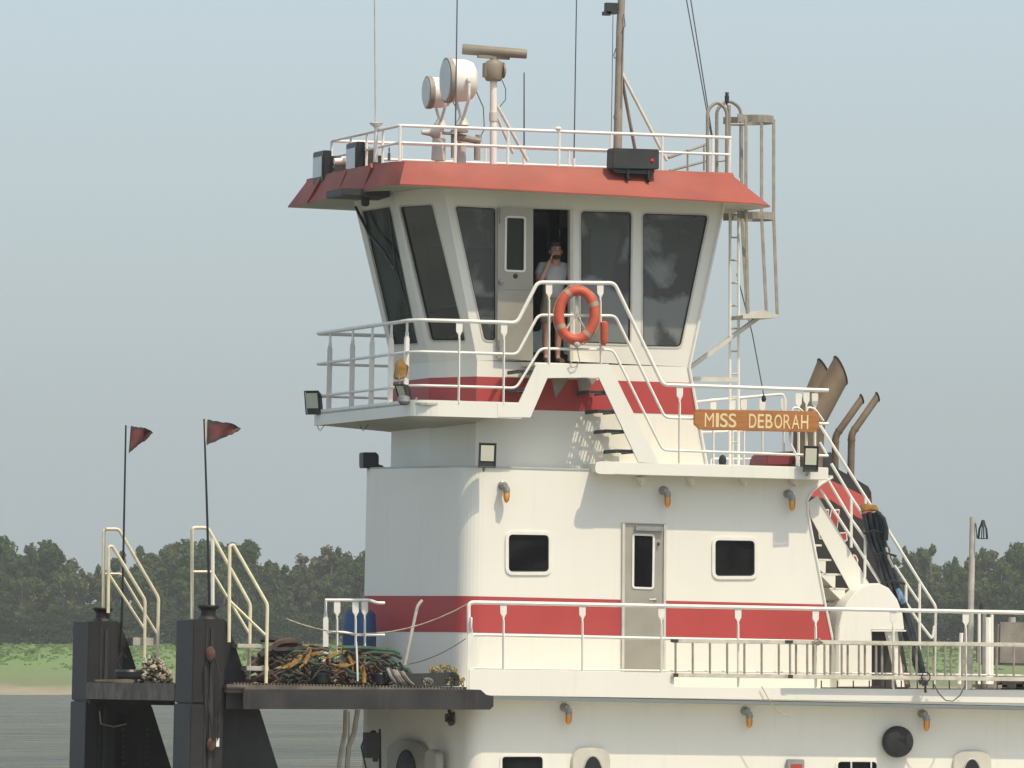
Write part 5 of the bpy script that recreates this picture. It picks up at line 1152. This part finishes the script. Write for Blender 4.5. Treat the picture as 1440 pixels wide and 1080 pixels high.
# ratchet binders in yellow
rn = random.Random(9)
def binder(x, y, Y, ang, i):
    c = S(x,y,Y); u = Vector((math.cos(ang),0,math.sin(ang))); v = Vector((-math.sin(ang),0,math.cos(ang)))
    root = thing('chain_binder', c-Vector((0,0,0.04)), '', 'chain binder', 'yellow chain binders in the strap heap')
    m = MB(); m.obox(c,u*0.07,Yv*0.025,v*0.026); build('body', m, 'yellow', root, bevel=0.01)
    m = MB(); m.tube([c-u*0.06,c-u*0.15+v*0.03],0.012,6); m.tube([c+u*0.06,c+u*0.13,c+u*0.16+v*0.03,c+u*0.12+v*0.055],0.011,6); build('handle', m, 'yellow', root)
    return root
labs = ['upper left yellow binder on the heap pointing steeply up','far left yellow binder lying low on the heap','yellow binder high on the heap left of the drum','yellow binder in the middle of the heap lying flat','yellow binder upright right of the pale rod','yellow binder standing lowest beside the pale rod','yellow binder low in the middle of the heap','yellow binder at the top of the heap below the drum','yellow binder leaning left of the pale rod','yellow binder beside the upper left one, steeper','leftmost yellow binder at the edge of the heap']
for i,(x,y,a) in enumerate(((424,922,0.8),(412,934,0.6),(443,920,0.3),(483,936,0.1),(510,938,1.3),(512,953,1.57),(474,945,1.2),(467,922,0.5),(493,929,2.0),(431,927,1.1),(404,937,0.4))): binder(x,y,-0.45-0.25*(i%2),a,i)['label'] = labs[i]
m = MB(); m.tube([S(501,902,-0.78),S(502,925,-0.8),S(503,958,-0.78)],[0.010,0.014,0.012],6); one('pale_rod', m, 'rail', 'thin pale rod standing in front of the strap heap', 'rod')
m = MB()
for k,(x,y) in enumerate(((452,953),(534,951))): 
    m = MB(); m.lathe(S(x,962,-0.5),(0,0,1),[(0,0.07),(0.02,0.09),(0.13,0.10),(0.15,0.085),(0.14,0.0)],14); one('deck_bucket', m, 'plastic' if k else 'bluedark', ['dark blue bucket in front of the strap heap','black bucket at the right of the strap heap'][k], 'bucket') if 'bluedark' in M else one('deck_bucket', m, 'plastic', ['dark bucket in front of the left of the strap heap','black bucket at the right of the strap heap'][k], 'bucket')
# steel cradle with chain
root = thing('chain_cradle', S(605,965,-0.5), 'grey plate cradle with two oval holes holding chain at the platform end', 'cradle')
ol = SP([(566,953),(566,947),(592,947),(638,945),(646,950),(646,965),(572,965),(562,960)],-0.55)
hs = [SP([(x+9*math.cos(2*math.pi*k/14), 958+5.5*math.sin(2*math.pi*k/14)) for k in range(14)],-0.55) for x in (602,632)]
m = MB(); m.holed(ol,hs); m.holed([p+Vector((0,0.04,0)) for p in ol],[[p+Vector((0,0.04,0)) for p in h] for h in hs]); m.band(ol,(0,0.04,0)); [m.band(h,(0,0.04,0)) for h in hs]; build('plate', m, 'box', root, smooth=False)
root = thing('chain_heap', S(625,962,-0.4), 'small heap of yellowed chain on the steel cradle', 'chain')
rn = random.Random(4); link = None
for i in range(60):
    if i < 30: x = rn.uniform(604,642); hh_ = 936+ (abs(x-622)/20)**2*8; y = rn.uniform(hh_,948); Y = rn.uniform(-0.5,-0.2)
    else: x = rn.choice((602,628,640,644))+rn.uniform(-7,7); y = 958+rn.uniform(-5,5); Y = rn.uniform(-0.5,-0.42)
    if link is None:
        m = MB(); m.tube([Vector((0.035*math.cos(t),0.022*math.sin(t),0))+ORG[root.name] for t in np.linspace(0,2*math.pi,8,endpoint=False)],0.009,5,closed=True); link = build('chain_link', m, 'chain', root); o = link
    else: o = link.copy(); C.objects.link(o); o.parent = root
    o.location = S(x,y,Y)-ORG[root.name]; o.rotation_euler = (rn.uniform(0,3),rn.uniform(0,3),rn.uniform(0,3))
# slack ropes and grounded chain
m = MB()
def cat_(p, q, sag, n=12): return [p.lerp(q,t)-Vector((0,0,4*sag*t*(1-t))) for t in [i/n for i in range(n+1)]]
m.tube(cat_(S(402,870,0.0),S(660,848,-0.8),0.30),0.009,5); one('slack_rope', m, 'rope', 'thin slack rope hanging from the rail corner across the red stripe', 'rope', 'slack ropes by the rail corner')
m = MB(); m.tube(cat_(S(575,934,-0.2),S(655,898,-0.8),0.05),0.006,5); one('slack_rope', m, 'wire', 'thinner lower rope sloping down from the rail corner', 'rope', 'slack ropes by the rail corner')
# red-brown cloth folds at the right end of the heap
for k in range(6):
    m = MB(); x = 545+k*4; m.tube([S(x,940+k,-0.7),S(x+4,950,-0.75),S(x+10,958,-0.75),S(x+16,963,-0.7)],0.022,6); one('grey_strap', m, ['galv','brown','block'][k%3], ['leftmost folded strap at the right end of the heap','second folded strap at the right end of the heap','third folded strap at the right end of the heap','fourth folded strap at the right end of the heap','fifth folded strap at the right end of the heap','rightmost folded strap at the right end of the heap'][k], 'strap', 'folded straps at the right end of the heap')
for x in (452,512):
    pass
for x0_, x1_ in ((446,453),(506,514)):
    m = MB(); m.tube([S(x0_,598,3.0),S(x0_+2,603,3.0),S((x0_+x1_)/2+1,606,3.0),S(x1_,602,3.0),S(x1_+4,597,3.0)],0.005,4); one('wire_loop', m, 'wire', 'small wire loop under the wing, left one' if x0_ < 500 else 'small wire loop under the wing, right one', 'wire')

# =================================================================== person in the doorway
YPn = 0.48; pb = S(776,507,YPn); pb.z = zk
def Lp(x, y, z): return pb+Vector((x,y,z))
person = thing('person', pb, 'man in grey t-shirt and tan shorts in the wheelhouse doorway, hand to cheek', 'person')
def skin_body(name, chains, mater, parent, sub=2):
    vs = []; es = []; rs = []
    for ch in chains:
        prev = None
        for it in ch:
            if isinstance(it, int): idx = it
            else: vs.append(Lp(*it[:3])-ORG[parent.name]); rs.append(it[3]); idx = len(vs)-1
            if prev is not None: es.append((prev, idx))
            prev = idx
    me = bpy.data.meshes.new(name); me.from_pydata([tuple(v) for v in vs], es, [])
    o = bpy.data.objects.new(name, me); C.objects.link(o); o.parent = parent
    sk = o.modifiers.new('skin','SKIN'); 
    if not me.skin_vertices:
        me.attributes.new  # pragma
        bpy.context.view_layer.objects.active = o
    for i, r_ in enumerate(rs):
        sv = me.skin_vertices[0].data[i]; sv.radius = (r_ if not isinstance(r_, tuple) else r_[0], r_ if not isinstance(r_, tuple) else r_[1])
    me.skin_vertices[0].data[0].use_root = True
    ss = o.modifiers.new('sub','SUBSURF'); ss.levels = sub; ss.render_levels = sub
    dg = bpy.context.evaluated_depsgraph_get(); em = bpy.data.meshes.new_from_object(o.evaluated_get(dg)); em.name = name
    o.modifiers.clear(); o.data = em; em.materials.clear(); em.materials.append(M[mater])
    em.polygons.foreach_set('use_smooth',[True]*len(em.polygons)); ORG[o.name] = ORG[parent.name]
    return o
# indices: 0 pelvis 1 belly 2 chest 3 neck 4 head-low 5 head-mid 6 head-top
body = [[(0.0,0,0.86,0.135),(0.0,0.01,1.02,0.125),(0.01,0.01,1.22,0.135),(0.02,-0.01,1.37,0.062),(0.015,-0.05,1.44,0.068),(0.01,-0.06,1.51,0.082),(0.012,-0.045,1.58,0.075),(0.012,-0.03,1.625,0.035)],
        [0,(-0.085,0,0.78,0.088),(-0.09,-0.02,0.46,0.058),(-0.085,0.01,0.30,0.052),(-0.08,0.02,0.09,0.034),(-0.085,-0.02,0.035,0.036),(-0.10,-0.14,0.025,0.030)],
        [0,(0.085,0,0.78,0.088),(0.09,-0.02,0.46,0.058),(0.088,0.01,0.30,0.052),(0.085,0.02,0.09,0.034),(0.09,-0.02,0.035,0.036),(0.11,-0.14,0.025,0.030)],
        [2,(-0.165,0,1.31,0.058),(-0.235,-0.06,1.12,0.042),(-0.215,-0.16,1.10,0.038),(-0.12,-0.15,1.33,0.028),(-0.085,-0.135,1.39,0.026)],
        [2,(0.185,0,1.31,0.058),(0.225,0.0,1.06,0.042),(0.225,-0.05,0.84,0.029),(0.22,-0.06,0.78,0.026)]]
skin_body('body', body, 'skin', person)
# fingers of both hands
def fingers(base, dirv, spread, curl, name):
    m = MB(); dirv = Vector(dirv).normalized(); sp = Vector(spread).normalized(); cu = Vector(curl).normalized()
    for i, L in enumerate((0.062,0.072,0.068,0.055)):
        p = base+sp*(i-1.5)*0.019; q = p+dirv*L*0.55+cu*0.006; r_ = q+dirv*L*0.35+cu*0.022; m.tube([p-dirv*0.03,p,q,r_],[0.010,0.010,0.009,0.007],6)
    p = base-sp*0.03-dirv*0.035; m.tube([p,p-sp*0.02+dirv*0.03,p-sp*0.012+dirv*0.055+cu*0.01],[0.011,0.010,0.008],6)
    build(name, m, 'skin', person)
fingers(Lp(-0.075,-0.135,1.42), (0.25,0.05,1), (0.3,1,0), (1,0,0), 'raised_hand_fingers')
fingers(Lp(0.22,-0.065,0.755), (0,-0.1,-1), (0.2,1,0), (-1,0,0), 'lowered_hand_fingers')
m = MB(); m.lathe(Lp(0.012,-0.14,1.50)+Vector((0,0.01,0)),(0,-1,-0.15),[(0,0.016),(0.02,0.014),(0.03,0.006)],8); m.sphere(Lp(-0.078,-0.055,1.50),0.02,8,(0.5,1,1.5)); m.sphere(Lp(0.10,-0.055,1.50),0.02,8,(0.5,1,1.5)); build('nose_and_ears', m, 'skin', person)
m = MB()
for sx_ in (-1,1): m.sphere(Lp(0.012+sx_*0.032,-0.137,1.525),0.012,8,(1.3,0.5,0.6)); m.bar(Lp(0.012+sx_*0.014,-0.142,1.548),Lp(0.012+sx_*0.05,-0.135,1.552),0.008,0.008)
m.bar(Lp(-0.012,-0.128,1.452),Lp(0.036,-0.128,1.452),0.008,0.008); build('eyes_and_brows', m, 'hair', person)
m = MB()
for i in range(7):
    th = i/6*math.pi*0.42; m_r = 0.092
rings = []
for i in range(8):
    th = math.pi*0.5*(i/7); rings.append([Lp(0.012+0.088*math.cos(th)*math.cos(2*math.pi*k/16), -0.03+0.098*math.cos(th)*math.sin(2*math.pi*k/16), 1.575+0.082*math.sin(th)) for k in range(16)])
m.loftrings(rings, cap=False); rings = [[Lp(0.012+0.086*math.cos(math.pi*k/11), -0.03+0.095*abs(math.sin(math.pi*k/11)), z) for k in range(12)] for z in (1.47,1.53,1.58)]
m.loftrings(rings, cap=False); build('hair', m, 'hair', person)
m = MB(); m.sphere(Lp(0.012,-0.09,1.435),0.055,12,(1.0,0.75,0.7)); build('beard', m, 'hair', person)
shirt = [[(0.0,0,0.83,0.158),(0.0,0.0,1.02,0.150),(0.01,0.0,1.22,0.155),(0.018,0,1.335,0.085)],[2,(-0.175,0,1.30,0.078),(-0.22,-0.045,1.16,0.068)],[2,(0.19,0,1.30,0.078),(0.222,0,1.14,0.068)]]
skin_body('t_shirt', shirt, 'shirt', person)
shorts = [[(0.0,0,0.84,0.150),(0.0,0,0.93,0.145)],[0,(-0.09,0,0.74,0.108),(-0.095,-0.01,0.50,0.092)],[0,(0.09,0,0.74,0.108),(0.098,-0.01,0.50,0.092)]]
skin_body('shorts', shorts, 'shorts', person)
m = MB()
for sx_ in (-0.09,0.095): m.tube([Lp(sx_,0.05,0.03),Lp(sx_,-0.02,0.035),Lp(sx_*1.1,-0.15,0.025)],[0.042,0.045,0.036],10)
build('shoe', m, 'brown', person)

# =================================================================== move the boat and all on it into its trim
MAT = LIFT @ TILT
bpy.context.view_layer.update()
for o in ROOTS: o.matrix_world = MAT @ Matrix.Translation(o.location)

# =================================================================== river, far bank, woods
hf_ = Vector((fwd.x,fwd.y,0)).normalized()
def WP(u, d, z): p = Vector((cam_w.x,cam_w.y,0))+right*u+hf_*d; return Vector((p.x,p.y,z))
def ground(name, rows, us, mater, noise=0.0):
    vs = []; fs = []
    rn = random.Random(1)
    for (d, z, am) in rows:
        for u in us: vs.append(WP(u, d+ (rn.uniform(-1,1)*am), z+rn.uniform(-1,1)*am*0.04))
    n = len(us)
    for i in range(len(rows)-1):
        for k in range(n-1): fs.append((i*n+k,i*n+k+1,(i+1)*n+k+1,(i+1)*n+k))
    me = bpy.data.meshes.new(name); me.from_pydata([tuple(v) for v in vs],[],fs); me.materials.append(mater)
    me.polygons.foreach_set('use_smooth',[True]*len(me.polygons)); o = bpy.data.objects.new(name,me); C.objects.link(o); o['kind'] = 'structure'; return o
# water
wm = bpy.data.materials.new('river_water'); wm.use_nodes = True; nt = wm.node_tree; b = nt.nodes['Principled BSDF']
b.inputs['Base Color'].default_value = (0.125,0.135,0.105,1); b.inputs['Roughness'].default_value = 0.22; b.inputs['IOR'].default_value = 1.33; b.inputs['Specular IOR Level'].default_value = 0.5
geo = nt.nodes.new('ShaderNodeNewGeometry')
bp = nt.nodes.new('ShaderNodeBump'); bp.inputs['Strength'].default_value = 1.0; bp.inputs['Distance'].default_value = 1.6
n1_ = nt.nodes.new('ShaderNodeTexNoise'); n1_.inputs['Scale'].default_value = 0.28; n1_.inputs['Detail'].default_value = 8; n1_.inputs['Roughness'].default_value = 0.62; n1_.inputs['Distortion'].default_value = 0.4
nt.links.new(geo.outputs['Position'], n1_.inputs['Vector']); nt.links.new(n1_.outputs[0], bp.inputs['Height']); 
n2_ = nt.nodes.new('ShaderNodeTexNoise'); n2_.inputs['Scale'].default_value = 0.06; n2_.inputs['Detail'].default_value = 6
cr = nt.nodes.new('ShaderNodeValToRGB'); cr.color_ramp.elements[0].color = (0.062,0.062,0.036,1); cr.color_ramp.elements[1].color = (0.120,0.112,0.066,1); cr.color_ramp.elements[0].position = 0.35; cr.color_ramp.elements[1].position = 0.65
nt.links.new(geo.outputs['Position'], n2_.inputs['Vector']); nt.links.new(n2_.outputs[0], cr.inputs[0])
dfw = nt.nodes.new('ShaderNodeBsdfDiffuse'); glw = nt.nodes.new('ShaderNodeBsdfGlossy'); glw.inputs[1].default_value = 0.30; glw.inputs[0].default_value = (0.93,0.96,0.93,1)
mxw = nt.nodes.new('ShaderNodeMixShader'); frw = nt.nodes.new('ShaderNodeFresnel'); frw.inputs[0].default_value = 1.33
mnw = nt.nodes.new('ShaderNodeMath'); mnw.operation = 'MINIMUM'; mnw.inputs[1].default_value = 0.34      # a wind-roughened river never mirrors fully at grazing view
nt.links.new(cr.outputs[0], dfw.inputs[0]); nt.links.new(bp.outputs[0], dfw.inputs['Normal']); nt.links.new(bp.outputs[0], glw.inputs['Normal']); nt.links.new(bp.outputs[0], frw.inputs['Normal'])
nt.links.new(frw.outputs[0], mnw.inputs[0]); nt.links.new(mnw.outputs[0], mxw.inputs[0]); nt.links.new(dfw.outputs[0], mxw.inputs[1]); nt.links.new(glw.outputs[0], mxw.inputs[2]); nt.links.new(mxw.outputs[0], nt.nodes['Material Output'].inputs[0]); nt.nodes.remove(b)
me = bpy.data.meshes.new('river_water'); me.from_pydata([tuple(WP(u,d,0)) for u,d in ((-4000,-3000),(4000,-3000),(4000,7000),(-4000,7000))],[],[(0,1,2,3)]); me.materials.append(wm)
o = bpy.data.objects.new('river_water', me); C.objects.link(o); o['kind'] = 'structure'
# bank
bm_ = bpy.data.materials.new('bank_ground'); bm_.use_nodes = True; nt = bm_.node_tree; b = nt.nodes['Principled BSDF']; b.inputs['Roughness'].default_value = 0.95
geo = nt.nodes.new('ShaderNodeNewGeometry'); sp_ = nt.nodes.new('ShaderNodeSeparateXYZ'); nt.links.new(geo.outputs['Position'], sp_.inputs[0])
nz = nt.nodes.new('ShaderNodeTexNoise'); nz.inputs['Scale'].default_value = 0.18; nz.inputs['Detail'].default_value = 8; nt.links.new(geo.outputs['Position'], nz.inputs['Vector'])
ma = nt.nodes.new('ShaderNodeMath'); ma.operation = 'MULTIPLY_ADD'; ma.inputs[1].default_value = 2.2; nt.links.new(nz.outputs[0], ma.inputs[0]); nt.links.new(sp_.outputs['Z'], ma.inputs[2])
mr = nt.nodes.new('ShaderNodeMapRange'); mr.inputs['From Min'].default_value = 0.8; mr.inputs['From Max'].default_value = 6.5; nt.links.new(ma.outputs[0], mr.inputs['Value'])
cr = nt.nodes.new('ShaderNodeValToRGB'); e = cr.color_ramp.elements; e[0].position = 0.0; e[0].color = (0.20,0.165,0.115,1); e[1].position = 1.0; e[1].color = (0.115,0.18,0.04,1)
for ps, cl in ((0.08,(0.27,0.23,0.15,1)),(0.17,(0.24,0.20,0.125,1)),(0.26,(0.13,0.15,0.055,1)),(0.6,(0.12,0.19,0.042,1))):
    x_ = e.new(ps); x_.color = cl
nt.links.new(mr.outputs[0], cr.inputs[0]); nt.links.new(cr.outputs[0], b.inputs['Base Color'])
us = list(np.arange(-400,401,4.0))
ground('far_bank', [(925,-1.5,0),(940,-0.05,0.8),(946,0.9,0.5),(951,1.5,0.5),(962,2.3,2),(975,3.3,2),(988,4.3,2),(1000,5.2,2),(1040,5.8,2),(1200,6.2,2)], us, bm_)
ground('far_bank_plain', [(1200,6.2,0),(2500,6.5,0),(7500,7.0,0)], [-4000,-400,400,4000], bm_)
# foliage
def leafmat(name, c1, c2):
    m = bpy.data.materials.new(name); m.use_nodes = True; nt = m.node_tree; b = nt.nodes['Principled BSDF']; b.inputs['Roughness'].default_value = 0.7; b.inputs['Specular IOR Level'].default_value = 0.25
    oi = nt.nodes.new('ShaderNodeObjectInfo'); g = nt.nodes.new('ShaderNodeNewGeometry')
    n = nt.nodes.new('ShaderNodeTexNoise'); n.inputs['Scale'].default_value = 0.35; n.inputs['Detail'].default_value = 4; nt.links.new(g.outputs['Position'], n.inputs['Vector'])
    ad = nt.nodes.new('ShaderNodeMath'); ad.operation = 'ADD'; nt.links.new(n.outputs[0], ad.inputs[0])
    sc_ = nt.nodes.new('ShaderNodeMath'); sc_.operation = 'MULTIPLY_ADD'; sc_.inputs[1].default_value = 0.55; sc_.inputs[2].default_value = -0.27; nt.links.new(oi.outputs['Random'], sc_.inputs[0]); nt.links.new(sc_.outputs[0], ad.inputs[1])
    r = nt.nodes.new('ShaderNodeValToRGB'); r.color_ramp.elements[0].position = 0.25; r.color_ramp.elements[1].position = 0.75
    r.color_ramp.elements[0].color = (*c1,1); r.color_ramp.elements[1].color = (*c2,1); nt.links.new(ad.outputs[0], r.inputs[0]); nt.links.new(r.outputs[0], b.inputs['Base Color'])
    tl = nt.nodes.new('ShaderNodeBsdfTranslucent'); nt.links.new(r.outputs[0], tl.inputs[0]); mx = nt.nodes.new('ShaderNodeMixShader'); mx.inputs[0].default_value = 0.3
    nt.links.new(b.outputs[0], mx.inputs[1]); nt.links.new(tl.outputs[0], mx.inputs[2]); nt.links.new(mx.outputs[0], nt.nodes['Material Output'].inputs[0]); return m
LM = [leafmat('dark_foliage',(0.034,0.066,0.010),(0.070,0.112,0.020)), leafmat('olive_foliage',(0.058,0.086,0.016),(0.104,0.130,0.034)), leafmat('pale_foliage',(0.10,0.105,0.06),(0.16,0.155,0.10)), leafmat('scrub_foliage',(0.07,0.11,0.025),(0.115,0.165,0.045))]
def leaf_arrays(rng, h, r, n, gap, bottom):
    # leaf sprays grouped into uneven clumps filling a crown
    nc = 30; cl = []
    while len(cl) < nc:
        t = rng.random(); z = bottom+(h-bottom)*t; rad = r*(math.sin(math.pi*min(1,0.14+t*0.80))**0.65)*(0.72+0.5*rng.random())
        a = rng.random()*6.283; k = rng.random()**0.5; cl.append((k*rad*math.cos(a),k*rad*math.sin(a),z,r*(0.20+0.20*rng.random())))
    cl = np.array(cl); idx = rng.integers(0,nc,n); d = rng.normal(size=(n,3)); d /= np.linalg.norm(d,axis=1)[:,None]
    c = cl[idx,:3]+d*(cl[idx,3:4]*(rng.random((n,1))**0.45)); s = 0.11+0.12*rng.random((n,1))*gap
    u = rng.normal(size=(n,3)); u /= np.linalg.norm(u,axis=1)[:,None]; v = np.cross(u,d+0.3*rng.normal(size=(n,3))); v /= (np.linalg.norm(v,axis=1)[:,None]+1e-6)
    P = np.stack([c-u*s-v*s*0.6, c+u*s-v*s*0.5, c+u*s*0.8+v*s*0.6, c-u*s*0.7+v*s*0.7],1).reshape(-1,3)
    return P, cl
def quads_mesh(name, P, mater):
    n = len(P)//4; me = bpy.data.meshes.new(name); me.vertices.add(len(P)); me.vertices.foreach_set('co', P.astype(np.float32).ravel())
    me.loops.add(n*4); me.loops.foreach_set('vertex_index', np.arange(n*4,dtype=np.int32)); me.polygons.add(n)
    me.polygons.foreach_set('loop_start', np.arange(0,n*4,4,dtype=np.int32)); me.polygons.foreach_set('loop_total', np.full(n,4,dtype=np.int32))
    me.materials.append(mater); me.update(calc_edges=True); me.validate(); return me
rng = np.random.default_rng(12)
variants = []
for k in range(9):
    kind = k % 3; h = 10.0; r = [2.9,2.4,1.9][kind]; n = [6500,5500,2200][kind]
    P, cl = leaf_arrays(rng, h, r, n, 1.0, [1.6,2.0,3.0][kind]); cm = quads_mesh('crown', P, LM[kind])
    m = MB(); m.tube([(0,0,-0.5),(0.1,0.05,h*0.35),(0.0,0.1,h*0.7),(0.05,0,h*0.93)],[0.22,0.16,0.09,0.03],7)
    for c in cl[:: (3 if kind < 2 else 1)]:
        z0 = max(1.0,c[2]*0.62); m.tube([(0.05,0.05,z0),(c[0]*0.5,c[1]*0.5,(z0+c[2])*0.52),(c[0],c[1],c[2])],[0.07,0.05,0.02],5)
    tm = bpy.data.meshes.new('trunk'); tm.from_pydata([tuple(p) for p in m.v],[],m.f); tm.materials.append(M['trunk']); tm.polygons.foreach_set('use_smooth',[True]*len(tm.polygons))
    variants.append((kind, cm, tm, P))
PXM = F_PX/1000.0
sky_l = [(-150,770),(0,768),(55,768),(95,768),(115,800),(150,792),(200,775),(250,768),(300,768),(335,770),(362,778),(385,803),(420,790),(460,776),(500,766),(560,772)]
sky_r = [(700,780),(900,775),(1100,780),(1230,782),(1262,764),(1290,778),(1312,770),(1345,785),(1385,776),(1410,775),(1445,775),(1600,770)]
def skyl(px):
    P_ = sky_l+sky_r
    for (a,ya),(b_,yb2) in zip(P_,P_[1:]):
        if a <= px <= b_: return ya+(yb2-ya)*(px-a)/(b_-a)
    return 772
labels = ['broad dark green tree in the wood along the far bank','olive green tree in the wood along the far bank','slender pale tree with see-through crown rising above the far bank wood']
grp = ['dark trees along the far bank','olive trees along the far bank','pale thin trees along the far bank']
rn = random.Random(31)
def put_tree(px, d, ytop, var, wf=1.0, zg=None):
    kind, cm, tm, _ = variants[var]; zg = 5.3 if zg is None else zg; u = (px-720)/F_PX*d
    ztop = cam_w.z+(925-ytop)/F_PX*d; sc = (ztop-zg)/10.0
    root = bpy.data.objects.new(['dark_tree','olive_tree','slender_tree'][kind], None); root.empty_display_size = 1; C.objects.link(root)
    root.location = WP(u,d,zg); root.scale = (sc*wf,sc*wf,sc); root.rotation_euler = (0,0,rn.uniform(0,6.28)); zone = [z for a, z in ((95,'by the left edge of the photo'),(180,'behind the farther push knee'),(265,'between the two push knees'),(320,'behind the flagpole on the nearer push knee'),(385,'behind the nearer handrails'),(450,'left of the forward railing'),(900,'just left of the house'),(1255,'close behind the hose bundle'),(1290,'behind the after stair handrail'),(1345,'left of the tall post'),(1400,'behind the tall post'),(9999,'by the right edge of the photo')) if px < a][0]
    hw = ('low ' if ytop > 812 else 'middling ' if ytop > 792 else 'tall ')+['dark green','olive green','thin pale'][kind]
    tag(root, hw+' tree on the far bank '+zone, 'tree', grp[kind])
    for nm, me in (('crown',cm),('trunk',tm)): o = bpy.data.objects.new(nm, me); C.objects.link(o); o.parent = root
# skyline trees, then the lower front row before them
def inview(px): return -60 < px < 545 or 1205 < px < 1500
px = -60.0
while px < 1500:
    if inview(px): put_tree(px+rn.uniform(-6,6), 1022+rn.uniform(-4,6), skyl(px)+rn.uniform(-6,12), rn.choice((0,1,1,4,4,7,7,3)), rn.uniform(0.6,0.95))
    px += rn.uniform(17,27)
px = -60.0
while px < 1500:
    if inview(px): put_tree(px+rn.uniform(-8,8), 1008+rn.uniform(-3,4), skyl(px)+rn.uniform(22,58), rn.choice((0,1,1,4,4,7,6,7)), rn.uniform(0.8,1.2))
    px += rn.uniform(22,36)
for p_, y_ in ((40,772),(212,776),(245,768),(256,770),(272,772),(286,774),(300,770),(318,776),(430,786),(455,774),(1236,784),(1300,772),(1398,776)): put_tree(p_, 1030, y_, rn.choice((2,5,8)), rn.uniform(0.8,1.1))
# the mass of the wood behind and beside, and the scrub at its foot: nobody could count these
Q = []
for i in range(230):
    pxx = rn.uniform(-900,2300) if i % 3 else rn.uniform(-100,1500); d = rn.uniform(1012,1060); u = (pxx-720)/F_PX*d; P = variants[rn.choice((0,1,3,4,6,7))][3]; sel = rng.permutation(len(P)//4)[:2600]
    P4 = P.reshape(-1,4,3)[sel].reshape(-1,3); a = rn.uniform(0,6.28); ztop = cam_w.z+(925-(skyl(min(1500,max(-100,pxx)))+rn.uniform(12,60)))/F_PX*d; sc = (ztop-5.4)/10.0
    Rm = np.array([[math.cos(a),-math.sin(a),0],[math.sin(a),math.cos(a),0],[0,0,1]]); w_ = WP(u,d,5.4); Q.append((P4@Rm.T)*np.array([sc*1.2,sc*1.2,sc])+np.array([w_.x,w_.y,w_.z]))
for i in range(230):                              # lower bushes closing the foot of the wood
    pxx = rn.uniform(-150,1550); d = rn.uniform(1001,1010); u = (pxx-720)/F_PX*d; P = variants[rn.choice((0,1,3,4,6,7))][3]; sel = rng.permutation(len(P)//4)[:1400]
    P4 = P.reshape(-1,4,3)[sel].reshape(-1,3)-np.array([0,0,2.6]); sc = rn.uniform(0.36,0.58); w_ = WP(u,d,5.2); Q.append(P4*np.array([sc*1.5,sc*1.5,sc])+np.array([w_.x,w_.y,w_.z]))
me = quads_mesh('far_wood', np.concatenate(Q), LM[0]); o = bpy.data.objects.new('far_wood', me); C.objects.link(o); tag(o,'unbroken mass of green woodland behind the front trees','wood',kind='stuff')
Q = []
for i in range(260):
    pxx = rn.uniform(-300,1800); d = rn.uniform(1003,1010); u = (pxx-720)/F_PX*d; hgt = rn.uniform(0.3,1.3); w_ = WP(u,d,5.0); n = 300
    c = rng.normal(size=(n,3))*np.array([1.3,1.0,0.42*hgt])+np.array([w_.x,w_.y,w_.z+hgt*0.45]); u_ = rng.normal(size=(n,3)); u_ /= np.linalg.norm(u_,axis=1)[:,None]; v_ = np.cross(u_,rng.normal(size=(n,3))); v_ /= np.linalg.norm(v_,axis=1)[:,None]; s_ = 0.11
    Q.append(np.stack([c-u_*s_-v_*s_,c+u_*s_-v_*s_,c+u_*s_+v_*s_,c-u_*s_+v_*s_],1).reshape(-1,3))
me = quads_mesh('bank_scrub', np.concatenate(Q), LM[3]); o = bpy.data.objects.new('bank_scrub', me); C.objects.link(o); tag(o,'low green scrub at the foot of the far trees','scrub',kind='stuff')
Q = []
for i in range(2500):                            # grass tussocks on the bank slope
    t = rn.random()**0.8; d = 962+36*t; u = rn.uniform(-90,90); w_ = WP(u,d,2.2+3.0*t); n = 4
    c = rng.normal(size=(n,3))*np.array([0.35,0.35,0.06])+np.array([w_.x,w_.y,w_.z+0.05]); a = rng.random(n)*3.14; uu = np.stack([np.cos(a),np.sin(a),np.zeros(n)],1)*0.28; vv = np.array([[0,0,0.11]])*(0.6+0.8*rng.random((n,1)))
    Q.append(np.stack([c-uu-vv,c+uu-vv,c+uu*0.7+vv,c-uu*0.7+vv],1).reshape(-1,3))
me = quads_mesh('bank_grass', np.concatenate(Q), bm_); o = bpy.data.objects.new('bank_grass', me); C.objects.link(o); tag(o,'rough green grass on the slope of the far bank','grass',kind='stuff')

# =================================================================== haze
hz = bpy.data.meshes.new('haze')
pts = [WP(u,d,z) for z in (-1.6, 22.0) for u,d in ((-1200,-60),(1200,-60),(1200,1300),(-1200,1300))]
hz.from_pydata([tuple(p) for p in pts],[],[(0,3,2,1),(4,5,6,7),(0,1,5,4),(1,2,6,5),(2,3,7,6),(3,0,4,7)])
hm = bpy.data.materials.new('haze_air'); hm.use_nodes = True; nt = hm.node_tree; nt.nodes.remove(nt.nodes['Principled BSDF'])
pv = nt.nodes.new('ShaderNodeVolumePrincipled'); pv.inputs['Color'].default_value = (0.92,0.94,0.93,1); pv.inputs['Density'].default_value = 0.00015; pv.inputs['Anisotropy'].default_value = 0.0
nt.links.new(pv.outputs[0], nt.nodes['Material Output'].inputs['Volume']); hz.materials.append(hm)
o = bpy.data.objects.new('haze', hz); C.objects.link(o); o['kind'] = 'stuff'
